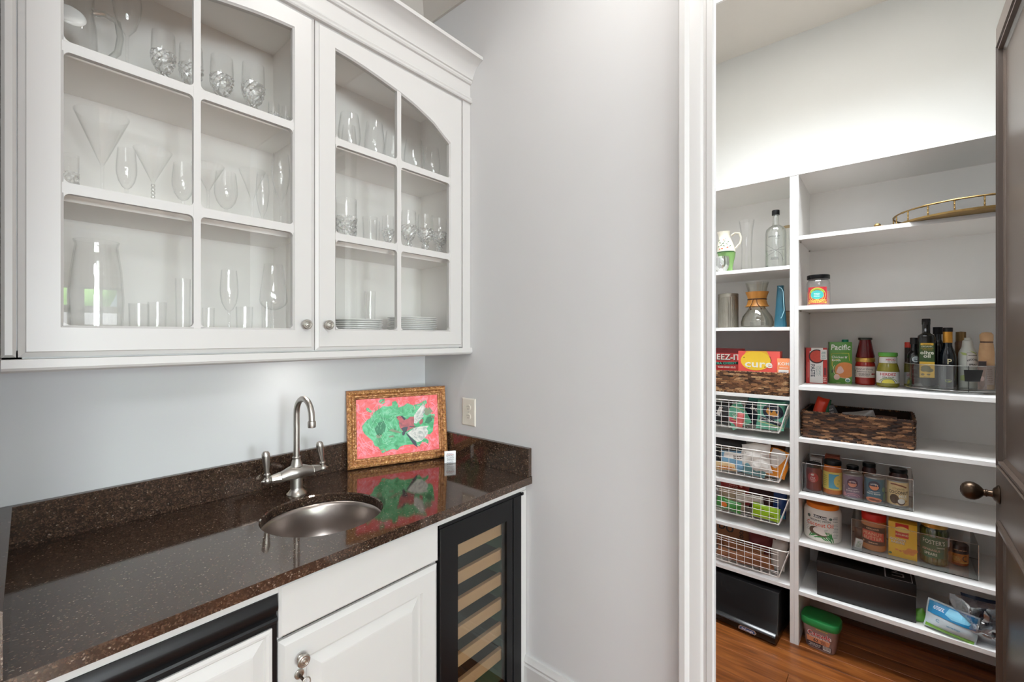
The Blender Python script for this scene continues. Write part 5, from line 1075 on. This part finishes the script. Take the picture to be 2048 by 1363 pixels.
rc_ = thing('spice_jar', 'small spice jar with red cap behind the vinegar bottle', 'jar', (2.845,-.088,TZ), FR); B().lathe([(0,0),(.014,0),(.015,.003),(.015,.19),(0,.19)], 20).build('body', mat('spice_dark', (40,34,32), .4), rc_); lid(rc_, .015, .185, .212, mat('cap_red', (206,60,44), .4)); rc_.location = (2.86,-.0595-.0,1.26)
rc_.location = (2.872,-.060,1.2603)

# dark wicker basket contents
T, s = bag('snack_bag', 'shiny red bag sticking out of the dark wicker basket', 2.66, .302, 1.016, .05, .190, .04, foil('bright_red_foil', (214,62,36)), 41, tilt=14, amp=.004)
T, s = bag('snack_bag', 'dark green bag beside the red one in the dark wicker basket', 2.68, .262, 1.016, .045, .175, .03, foil('dark_green_foil', (36,96,62)), 42, tilt=4, amp=.004)
dk = thing('card_box', 'tilted black card box in the dark wicker basket', 'box', (2.68,.185,1.020), FR+R(20)); dk.rotation_euler = (0,R(-24),FR+R(10)); carton(dk, .06, .15, .03, mat('slate_card', (60,58,58), .5)); decal(dk, 'print', ink((150,146,142)), [Bars(-.02,.10,.02,.14,3,.5)], f0)
T, s = bag('snack_bag', 'flat grey foil packet in the middle of the dark wicker basket', 2.68, .10, 1.016, .12, .132, .03, foil('grey_foil', (140,134,128)), 43, tilt=-10, amp=.006)
T, s = bag('snack_bag', 'brown foil packet at the right of the foil in the dark wicker basket', 2.70, .03, 1.016, .09, .118, .03, foil('brown_foil2', (96,66,52)), 44, amp=.006)

# clear bins
def bin_(label, x, y, z, w, d, h):
    T = thing('clear_bin', label, 'bin', (x,y,z+.0008), FR); t = .0022
    bx('front_panel', ACRYL, T, -w/2,0,.0,w/2,t,h); bx('back_panel', ACRYL, T, -w/2,d-t,.0,w/2,d,h)
    bx('side_panel', ACRYL, T, -w/2,t,.0,-w/2+t,d-t,h); bx('side_panel', ACRYL, T, w/2-t,t,.0,w/2,d-t,h); bx('base', ACRYL, T, -w/2+t,t,.0,w/2-t,d-t,t)
    q = B(); c = [(-w/2+.001,.001),(w/2-.001,.001),(w/2-.001,d-.001),(-w/2+.001,d-.001)]
    q.tube([(a, b_, h) for a, b_ in c], .0013, 6, True)
    for a, b_ in c: q.tube([(a,b_,.001),(a,b_,h)], .0014, 6)
    q.build('edges', ACRYLE, T); q = B(); q.tube([(a, b_, .0016) for a, b_ in c], .0014, 6, True); q.build('base_edge', glassmat('acrylic_base_edge', (90,86,84), (60,60,60), 1.2), T)  # dark foot line: bottom edge with its contact shadow put into the colour
    return T
bin_('clear acrylic bin of cans and jars, on the upper of the two bin shelves', 2.606, .135, .737, .411, .235, .139)
bin_('clear acrylic bin with peanut butter, raisins and asparagus, on the lower bin shelf', 2.606, -.0615, .507, .413, .250, .145)
BZ = .7405
j1 = thing('spice_jar', 'red spice jar with black lid and round red label in the upper clear bin', 'jar', (2.664,.297,BZ), FR)
B().lathe([(0,0),(.030,0),(.0335,.004),(.0335,.098),(.0285,.108),(.0285,.114),(0,.114)], 32).build('body', mat('chili_flakes', (128,36,32), .2, rgb2=(104,30,30), scale=90), j1); lid(j1, .031, .112, .132, BLACK); s = cyl(.0338)
decal(j1, 'label', ink((176,34,34)), [El(0,.066,.023,.024)], s); decal(j1, 'lettering', ink((232,214,206)), [El(-.002,.080,.007,.005), Tx('Chili', -.001, .0655, .0105, shear=.2, bold=.02), Tx('Pepper', 0, .0565, .008, bold=.02), Bars(-.012,.047,.012,.051,1,.5)], s, .0008)
j2 = thing('sauce_jar', 'orange jar with black lid and yellow and blue label in the upper clear bin', 'jar', (2.662,.221,BZ), FR)
B().lathe([(0,0),(.034,0),(.038,.004),(.038,.115),(.034,.130),(.033,.137),(.033,.142),(0,.142)], 32).build('body', mat('orange_paste', (206,112,44), .16, var=.1), j2); lid(j2, .0355, .139, .1585, BLACK); s = cyl(.0383)
decal(j2, 'label', ink((232,210,106)), [Rr(-.052,.024,.052,.108)], s); decal(j2, 'blue_panel', ink((74,166,196)), [Rr(-.012,.031,.030,.099)], s, .0007); decal(j2, 'sun', ink((226,196,98)), [El(.030,.066,.022,.029)], s, .0009); decal(j2, 'print', ink((150,160,60)), [Bars(-.045,.04,-.018,.095,6,.4), El(.03,.07,.003,.003), El(.024,.055,.003,.003)], s, .0011)
def can_(label, x, y, yaw, main, splash, words, logo):
    T = thing('food_can', label, 'can', (x,y,BZ), FR+R(yaw))
    B().lathe([(0,.001),(.035,.001),(.0375,0),(.038,.003),(.037,.005),(.0378,.007),(.0378,.106),(.037,.108),(.038,.110),(.0375,.113),(.035,.112),(.0345,.108),(0,.108)], 40).build('body', mat('tin', (176,176,174), .3, .9), T)
    s = cyl(.0379); decal(T, 'label', main, [Rr(-.075,.006,.075,.107)], s)
    return T, s
c3, s = can_('purple can of black beans in the upper clear bin', 2.656, .143, -4, mat('can_purple', (112,84,112), .4, rgb2=(150,136,156), scale=24), 0, 0, 0)
decal(c3, 'badge_ring', ink((66,34,66)), [El(.004,.074,.021,.0215)], s, .0006); decal(c3, 'badge', ink((226,148,124)), [El(.004,.070,.0165,.0145), ], s, .0009); decal(c3, 'badge_top', ink((66,34,66)), [Pg((-.014,.072),(.022,.072),(.020,.088),(-.012,.088))], s, .0010)
decal(c3, 'lettering', ink((234,222,226)), [Tx('DOZEN', .004, .082, .0075, bold=.03, arc=.022), Tx('BLACK BEANS', .006, .038, .0098, bold=.02, sx=.82), Bars(-.02,.046,.03,.050,1,.6), Bars(-.036,.03,-.028,.06,5,.5)], s, .0012); decal(c3, 'bean_picture', ink((206,150,160)), [Rg(.006,.008,.030,.020,.003,10,170), Rg(.006,.008,.021,.013,.003,10,170), Pg((-.036,.01),(-.022,.01),(-.022,.026),(-.034,.028))], s, .0008)
c4, s = can_('blue can of pinto beans in the upper clear bin', 2.664, .0625, 2, mat('can_blue', (40,84,112), .4, rgb2=(70,124,140), scale=24), 0, 0, 0)
decal(c4, 'badge_ring', ink((26,50,78)), [El(-.002,.076,.022,.0225)], s, .0006); decal(c4, 'badge', ink((232,146,104)), [El(-.002,.072,.017,.015)], s, .0009); decal(c4, 'badge_top', ink((26,50,78)), [Pg((-.020,.074),(.016,.074),(.014,.090),(-.018,.090))], s, .0010)
decal(c4, 'lettering', ink((236,238,234)), [Tx('DOZEN', -.002, .0845, .0075, bold=.03, arc=.022), Tx('PINTO BEANS', -.004, .040, .0098, bold=.02, sx=.82), Bars(-.024,.047,.018,.051,1,.6)], s, .0012); decal(c4, 'bowl_picture', ink((226,138,106)), [El(-.004,.013,.031,.011), ], s, .0008); decal(c4, 'bean_picture', ink((120,54,40)), [El(-.008,.013,.014,.005), El(.010,.011,.009,.004)], s, .0010); decal(c4, 'green_side', ink((110,150,120)), [Pg((.034,.01),(.05,.01),(.05,.05),(.036,.04)), El(.037,.062,.009,.011)], s, .0007)
c5, s = can_('cream can of coconut milk at the right of the upper clear bin', 2.673, -.0185, 6, mat('can_cream', (226,198,148), .4), 0, 0, 0)
decal(c5, 'banner', ink((130,64,40)), [Pg((-.030,.100),(-.012,.101),(.012,.096),(.030,.089),(.028,.083),(.012,.090),(-.012,.095),(-.030,.094))], s, .0006); decal(c5, 'lettering', ink((46,34,26)), [Tx('COCONUT', 0, .063, .0185, bold=.02, sx=.76)], s, .0008); decal(c5, 'script', ink((120,90,50)), [Tx('Organic', .0, .080, .0135, shear=.3)], s, .0008); decal(c5, 'white_lettering', ink((240,236,226)), [Tx('MILK', .016, .047, .0185, bold=.01, sx=.8)], s, .0008)
decal(c5, 'coconut', ink((72,54,42)), [El(-.016,.032,.0165,.021), El(.008,.022,.0155,.0145)], s, .0008); decal(c5, 'coconut_flesh', ink((238,234,226)), [El(.009,.025,.0125,.0115)], s, .0010); decal(c5, 'print', ink((206,160,96)), [El(.026,.026,.007,.005), Bars(.02,.01,.034,.018,2,.5)], s, .0008)
for x, y, r, h, l in ((2.745,.148,.026,.129,'jar with dark lid behind the purple can'), (2.75,.085,.027,.152,'taller jar with dark lid behind the blue can'), (2.765,-.022,.035,.142,'wide jar with dark lid behind the coconut milk can')):
    T = thing('jar', l+' in the upper clear bin', 'jar', (x,y,BZ), FR); B().lathe([(0,0),(r*.9,0),(r,.004),(r,h*.78),(r*.88,h*.86),(r*.88,h*.92),(0,h*.92)], 28).build('body', mat('dark_preserve', (70,44,40), .2, var=.2), T); lid(T, r*.94, h*.88, h, BLACK)
T = thing('spice_box', 'white and red card box at the back left of the upper clear bin', 'box', (2.755,.298,BZ), FR); carton(T, .05, .137, .05, WHITEP); decal(T, 'print', ink((120,140,120)), [Bars(-.02,.10,.02,.13,3,.4)], f0)
T = thing('spice_box', 'orange card box at the back of the upper clear bin, behind the yellow labelled jar', 'box', (2.765,.232,BZ), FR); carton(T, .06, .155, .05, mat('rust_card', (176,86,52), .5)); decal(T, 'print', ink((206,150,110)), [Bars(-.025,.135,.025,.15,2,.5)], f0)

tu = thing('coconut_oil_tub', 'white tub of coconut oil with orange lid', 'tub', (2.672,.262,.507), FR)
B().lathe([(0,0),(.068,0),(.076,.008),(.077,.02),(.077,.135),(.074,.148),(.066,.156),(.064,.158),(0,.158)], 44).build('body', mat('tub_white', (226,222,214), .3), tu)
B().lathe([(0,.156),(.066,.156),(.0665,.158),(.0665,.174),(.063,.177),(0,.176)], 44).build('lid', mat('lid_orange', (232,128,34), .35), tu); s = cyl(.0775)
decal(tu, 'black_box', ink((30,30,32)), [Pg((-.030,.118),(.024,.114),(.024,.128),(-.030,.132))], s); decal(tu, 'lettering', ink((238,238,236)), [Tx('KIRKLAND', -.003, .1228, .012, rot=-4, bold=.03, sx=.95)], s, .0008)
decal(tu, 'green_lettering', ink((66,84,74)), [Tx('ORGANIC VIRGIN', -.004, .106, .0125, bold=.02, sx=.86)], s); decal(tu, 'orange_lettering', ink((222,104,74)), [Tx('Coconut Oil', -.005, .088, .028, bold=.012, sx=.80)], s)
decal(tu, 'coconut', ink((92,66,50)), [El(-.022,.054,.028,.021), El(.006,.044,.030,.014)], s, .0006); decal(tu, 'coconut_flesh', ink((226,214,206)), [El(-.008,.058,.024,.0155), El(.010,.048,.024,.010)], s, .0008)
decal(tu, 'fronds', ink((58,130,66)), [leaf(-.045+.0095*i, .030+.003*(i % 3)-.012*(i/10), 60-12*i-(20 if i > 5 else 0), .03, .005) for i in range(11)] + [leaf(.024+.005*i, .046-.002*i, -60-6*i, .034, .005) for i in range(5)], s, .0007)
decal(tu, 'fine_print', ink((120,124,124)), [Bars(.050,.03,.078,.10,10,.3), Bars(-.07,.05,-.05,.1,6,.25), Bars(.012,.062,.03,.07,2,.4)], s); decal(tu, 'seal', ink((80,96,88)), [El(-.052,.120,.008,.008), El(.040,.120,.007,.006)], s); decal(tu, 'bold_print', ink((60,60,62)), [Bars(.048,.106,.078,.134,4,.35)], s)
CZ = .5105
pb2 = thing('peanut_butter_jar', 'peanut butter jar with red lid in the lower clear bin', 'jar', (2.686,.066,CZ), FR+R(-4))
B().lathe([(0,0),(.041,0),(.0455,.005),(.0455,.125),(.043,.136),(.041,.140),(0,.140)], 40).build('body', mat('peanut_butter', (188,122,76), .2), pb2)
B().lathe([(0,.136),(.0445,.136),(.0455,.138),(.0455,.164),(.043,.168),(0,.167)], 40).build('lid', mat('lid_red', (206,40,28), .35), pb2); s = cyl(.0459)
decal(pb2, 'label', mat('label_brown', (66,38,30), .4), [Rr(-.055,.030,.055,.112)], s); decal(pb2, 'red_panel', ink((204,70,52)), [Pg((-.044,.052),(.044,.048),(.044,.086),(.0,.094),(-.044,.092))], s, .0006)
decal(pb2, 'lettering', ink((232,190,150)), [Tx('PEANUT', 0, .080, .021, sx=.95), Tx('BUTTER', 0, .061, .021, sx=.95), Tx('KIRKLAND', 0, .103, .0095, bold=.02), Ln(.0008,(-.044,.05),(-.044,.09)), Bars(-.02,.038,.02,.044,1,.5), El(-.036,.04,.004,.004)], s, .0009)
loc, rz, w = front((2.648,.0135), (2.645,-.0835))
rb = thing('raisin_box', 'yellow golden raisins box with red sun emblem in the lower clear bin', 'box', (loc[0],loc[1],CZ), rz)
carton(rb, w, .156, .06, mat('raisin_yellow', (238,186,48), .4)); W2 = w/2
decal(rb, 'emblem', ink((206,44,30)), [Rr(-.5*W2,.090,.42*W2,.152)], f0); decal(rb, 'sun_emblem', ink((240,206,110)), [El(-.03*W2,.122,.026,.018,0,180), El(-.03*W2,.122,.026,.008,180,360)], f0, .0006)
decal(rb, 'emblem_lettering', ink((244,214,170)), [Tx('SUN-MAID', -.04*W2, .1035, .0105, bold=.03, sx=.85)], f0, .0006); decal(rb, 'lettering', ink((236,228,210)), [Tx('GOLDEN', -.36*W2, .080, .0135, bold=.03, sx=.95), Tx('RAISINS', -.33*W2, .067, .0135, bold=.03, sx=.95)], f0); decal(rb, 'letter_shadow', ink((150,110,70)), [Tx('GOLDEN', -.35*W2, .079, .0137, bold=.045, sx=.95), Tx('RAISINS', -.32*W2, .066, .0137, bold=.045, sx=.95)], f0, .0002)
decal(rb, 'raisin_picture', mat('raisin_print', (226,144,56), .4, rgb2=(196,104,36), scale=70), [El(-.1+.1+W2*(.25+.12*i), .028+.008*((i*7) % 3), .010, .007) for i in range(6)] + [El(-.4*W2+.012*i, .034-.003*(i % 2), .006, .004) for i in range(4)], f0); decal(rb, 'seal', ink((70,110,70)), [El(-.86*W2,.014,.006,.005)], f0)
as_ = thing('asparagus_jar', 'glass jar of pickled asparagus spears with gold lid and green label', 'jar', (2.695,-.140,CZ), FR)
B().lathe([(0,0),(.044,0),(.0475,.004),(.0475,.145),(.042,.156),(.041,.164)], 40).build('body', glassmat('pickle_glass', (214,222,190), (110,124,90), 1.4, .02, .06, 2.5), as_)
SP = mat('asparagus_green', (118,122,58), .5, rgb2=(146,140,74), scale=30)
for i in range(16):
    a = 2*PI*i/16; r = .036; q = B().tube([(r*math.cos(a),r*math.sin(a),.004),(r*.98*math.cos(a+.05),r*.98*math.sin(a+.05),.08),(r*math.cos(a+.02),r*math.sin(a+.02),.138),(r*math.cos(a),r*math.sin(a),.148)], [.0066,.0062,.0056,.002], 8); q.build('spear', SP, as_)
B().lathe([(0,.003),(.029,.003),(.029,.14),(0,.14)], 20).build('brine', mat('brine', (104,106,50), .3), as_); lid(as_, .0445, .158, .176, mat('gold_lid', (206,162,84), .3, .7)); s = cyl(.0479)
decal(as_, 'label', mat('label_green', (40,92,58), .35), [Pg((-.06,.060),(-.06,.112),(-.03,.122),(.03,.120),(.05,.112),(.05,.088),(.03,.083),(.03,.035),(-.06,.030))], s); decal(as_, 'cream_lettering', ink((226,230,216)), [Tx("FOSTER'S", -.004, .100, .0255, sx=.74), Tx('SPEARS', -.014, .049, .0155, bold=.02, sx=.85), Tx('ORIGINAL', .02, .080, .006, bold=.03)], s, .0008); decal(as_, 'pink_lettering', ink((212,184,166)), [Tx('ASPARAGUS', -.014, .066, .0135, bold=.01, sx=.82)], s, .0008)
decal(as_, 'white_sticker', ink((196,204,208)), [Rr(.050,.085,.068,.125)], s, .0006)
oj_ = thing('sauce_jar', 'small orange jar with dark band at the right of the lower clear bin', 'jar', (2.748,-.219,CZ), FR+R(6))
B().lathe([(0,0),(.029,0),(.032,.004),(.0325,.03),(.032,.066),(.0285,.072),(0,.072)], 32).build('body', mat('marmalade', (176,84,34), .2), oj_); B().lathe([(.033,.052),(.0335,.053),(.0335,.083),(.031,.087),(0,.086)], 32).build('lid', mat('dark_brown_lid', (58,32,28), .35), oj_); s = cyl(.0328)
decal(oj_, 'label', mat('label_orange', (212,122,48), .4), [Rr(-.045,.012,.045,.052)], s); decal(oj_, 'print', ink((240,196,120)), [Bars(-.025,.022,.002,.042,4,.45), Bars(-.002,.014,.028,.02,1,.6)], s, .0008); decal(oj_, 'curl', ink((70,36,28)), [Rg(.018,.034,.011,.012,.0035,60,300)], s, .0009); decal(oj_, 'lid_print', ink((206,150,110)), [Bars(-.03,.066,.03,.072,1,.6)], cyl(.0337))
sb = thing('sample_packet', 'small white paper packet with green print in the left corner of the lower clear bin', 'packet', (2.640,.122,CZ), FR+R(18)); sb.rotation_euler = (0,R(10),FR+R(18))
carton(sb, .028, .042, .012, WHITEP); decal(sb, 'print', ink((120,160,130)), [Bars(-.010,.006,.010,.036,5,.5)], f0)
db = thing('chocolate_pouch', 'dark brown pouch in the left corner of the lower clear bin', 'pouch', (2.70,.119,CZ), FR); pillow(db, .04, .075, .03, mat('dark_brown_foil', (64,42,32), .4), 52, .003)

# bottom shelf
loc, rz, w = front((2.570,.2735), (2.585,-.078))
lm = thing('keepsake_box', 'large black card box with hinged lid and monogram', 'box', (loc[0],loc[1],.267), rz); MB_ = mat('black_card', (24,22,22), .42)
bx('base', MB_, lm, -w/2,0,0,w/2,.31,.113, bev=.002); bx('lid', MB_, lm, -w/2-.0015,-.0015,.1145,w/2+.0015,.3115,.166, bev=.003)
bx('lid_line', mat('grey_edge', (120,118,116), .5), lm, -w/2,.0,.1125,w/2,.305,.1148)
tz = top(.1662); decal(lm, 'sticker', ink((92,92,94)), [Pg((-.03,.10),(.03,.10),(.03,.20),(-.03,.20))], tz); decal(lm, 'sticker_print', ink((40,40,42)), [Bars(-.02,.12,.02,.18,4,.5)], tz, .0008)
decal(lm, 'monogram', ink((196,196,198)), [Ln(.005,(.075,.005),(.075,.18)), Ln(.004,(.075,.005),(.165,.005)), Ln(.003,(.165,.005),(.165,.18))], tz); decal(lm, 'monogram_letters', ink((200,200,202)), [Tx('LM', .118, .075, .062, rot=90, bold=.0)], tz)
wi = thing('wipes_pack', 'blue and white pack of wipes with green base on the bottom shelf', 'pack', (2.572,-.178,.268), FR+R(-8)); wi.rotation_euler = (R(-9),R(6),FR+R(-8))
s = pillow(wi, .155, .115, .055, foil('pale_blue_film', (206,222,230), .25), 61, .004)
decal(wi, 'blue_panel', ink((40,136,190), .25), [Rr(-.072,.062,.072,.110)], s); decal(wi, 'green_base', ink((120,178,50), .3), [Rr(-.072,.004,.072,.018)], s); decal(wi, 'flap', ink((130,196,222), .25), [Pg((-.02,.080),(.0,.070),(.05,.074),(.062,.090),(.04,.108),(-.01,.106))], s, .0007); decal(wi, 'lettering', ink((236,242,246)), [Bars(-.06,.084,-.022,.100,3,.5)], s, .0009); decal(wi, 'print', ink((70,140,170)), [Rg(-.038,.044,.006,.006,.0018,40,330), Bars(-.018,.036,.03,.042,2,.5)], s)
T, s = bag('snack_pouch', 'green packet tucked behind the pack of wipes', 2.615, -.100, .268, .05, .055, .02, foil('leaf_green_foil', (96,160,54)), 62, tilt=-24)
pbag = thing('plastic_bag', 'loose clear plastic bag beside the pack of wipes', 'bag', (2.60,-.262,.268), FR); s = pillow(pbag, .15, .17, .09, PLASTIC, 63, .02, fz=24); 
T, s = bag('snack_bag', 'dark blue bag inside the loose clear plastic bag', 2.665, -.285, .268, .12, .15, .04, foil('deep_blue_film', (30,48,78), .25), 64, amp=.012)

# floor under the right column
cs = thing('detergent_tub', 'clear detergent pod tub with green lid on the pantry floor', 'tub', (2.612,.269,0), FR+R(-5)); cs.location = (2.62,.262,0)
ro = lambda hw, hd, z: [(hw*sg(math.cos(a))*abs(math.cos(a))**.55, hd*sg(math.sin(a))*abs(math.sin(a))**.55, z) for a in [2*PI*k/40 for k in range(40)]]
CL = mat('pod_plastic', (150,112,108), .25, rgb2=(176,160,160), scale=28)
B().skin([ro(.001,.001,0), ro(.058,.045,0), ro(.061,.048,.005), ro(.072,.058,.115), ro(.073,.059,.118)]).build('body', CL, cs)
B().skin([ro(.073,.059,.112), ro(.079,.065,.113), ro(.0795,.0655,.117), ro(.080,.066,.138), ro(.077,.063,.144), ro(.001,.001,.144)]).build('lid', mat('tub_green', (34,124,62), .35), cs)
fs_ = lambda u, v, l: (u, -(.0487+(.058-.048)*v/.115)*(1-.0)-l, v); R2 = ink((206,44,54))
decal(cs, 'label', ink((70,60,66)), [Rr(-.050,.012,.050,.036)], fs_); decal(cs, 'orange_panel', ink((222,150,110)), [Pg((-.046,.036),(.040,.036),(.046,.062),(-.050,.062))], fs_); decal(cs, 'white_letters', ink((244,240,240)), [Tx('Cascade', .002, .080, .0290, bold=.05, sx=.92), Tx('PLATINUM PLUS', .002, .0625, .0115, bold=.02, sx=.92)], fs_, .0006); decal(cs, 'lettering', R2, [Tx('Cascade', .002, .080, .0285, bold=.012, sx=.92)], fs_, .0010)
decal(cs, 'print', ink((60,50,54)), [Tx('62', -.012, .048, .02, bold=.02), Bars(.006,.040,.03,.056,3,.5)], fs_, .0006); decal(cs, 'barcode', ink((230,228,226)), [Rr(.016,.014,.046,.034), Bars(-.044,.016,.010,.032,3,.4)], fs_, .0006); decal(cs, 'barcode_lines', ink((40,38,38)), [Rr(.018+.003*i,.018,.0195+.003*i,.033) for i in range(9)], fs_, .0009)
decal(cs, 'top_text', ink((222,200,90)), [Bars(-.02,.101,.04,.106,1,.7)], fs_, .0006)

# ------------------------------------------------------------------ the brown door, swung open into the pantry
dr = bpy.data.objects.new('door_1', None); C.objects.link(dr); dr.location = (1.57,-.2707,.008); struct(dr)
dw, dh, dt = 2.2403-1.57, 2.545, .045
def leaf_panel(x0, z0, x1, z1):
    return [(0,0),(.0005,.003),(.003,.003),(.004,-.007),(.011,-.010),(.013,-.001),(.0165,.001),(.018,-.006),(.028,-.007),(.030,.004),(.033,.004),(.044,.009),(.15,.009)]
st = .066; q = B()
pan = [(st,.20,dw-st,.885), (st,1.055,dw-st,dh-.085)]
for sgn in (1, -1):
    y0 = 0 if sgn > 0 else dt
    Y = lambda y: y0+sgn*y
    xs_ = [0, st, dw-st, dw]; zs_ = [0,.20,.885,1.055,dh-.085,dh]
    for i in range(3):
        for j in range(5):
            if i == 1 and j in (1, 3): continue
            q.add([(xs_[i],y0,zs_[j]),(xs_[i+1],y0,zs_[j]),(xs_[i+1],y0,zs_[j+1]),(xs_[i],y0,zs_[j+1])], [(0,1,2,3)])
q.box(0,.0001,0,dw,.0002,.0001)
for a, b_ in (((0,0),(dw,0)), ((dw,0),(dw,dh)), ((dw,dh),(0,dh)), ((0,dh),(0,0))): q.add([(a[0],0,a[1]),(b_[0],0,b_[1]),(b_[0],dt,b_[1]),(a[0],dt,a[1])], [(0,1,2,3)])
ql = q
def flipd(b):      # the door's face looks towards +y, its thickness runs to -y
    b.v = [(x, -y, z) for x, y, z in b.v]; return b
flipd(ql).build('door_leaf', DOORM, dr, smooth=0)
for p_ in pan:
    q = B().rects([(d_, y) for d_, y in leaf_panel(*p_)], *p_).rects([(d_, dt-y) for d_, y in leaf_panel(*p_)], *p_)
    flipd(q).build('door_panel', DOORM, dr, smooth=0)
for face in (1, -1):
    k = B(); k.M = Matrix.Translation((dw-.062, 0 if face > 0 else -dt, .966)) @ Matrix.Rotation(-PI/2 if face > 0 else PI/2, 4, 'X')
    k.lathe([(0,0),(.031,0),(.032,.002),(.030,.005),(.024,.008),(.020,.013),(.012,.016),(.0105,.02),(.0105,.027),(.0125,.028),(.0125,.031),(.0105,.033),(.010,.040),(.0,.04)], 32)
    k.build('door_rosette', BRONZE, dr)
    k = B(); k.M = Matrix.Translation((dw-.062, 0 if face > 0 else -dt, .966)) @ Matrix.Rotation(-PI/2 if face > 0 else PI/2, 4, 'X')
    k.lathe([(.009,.036),(.014,.040),(.021,.048),(.0255,.058),(.0265,.068),(.0245,.078),(.018,.087),(.009,.092),(0,.093)], 32, sx=1.0, sy=1.15).build('door_knob', BRONZE, dr)
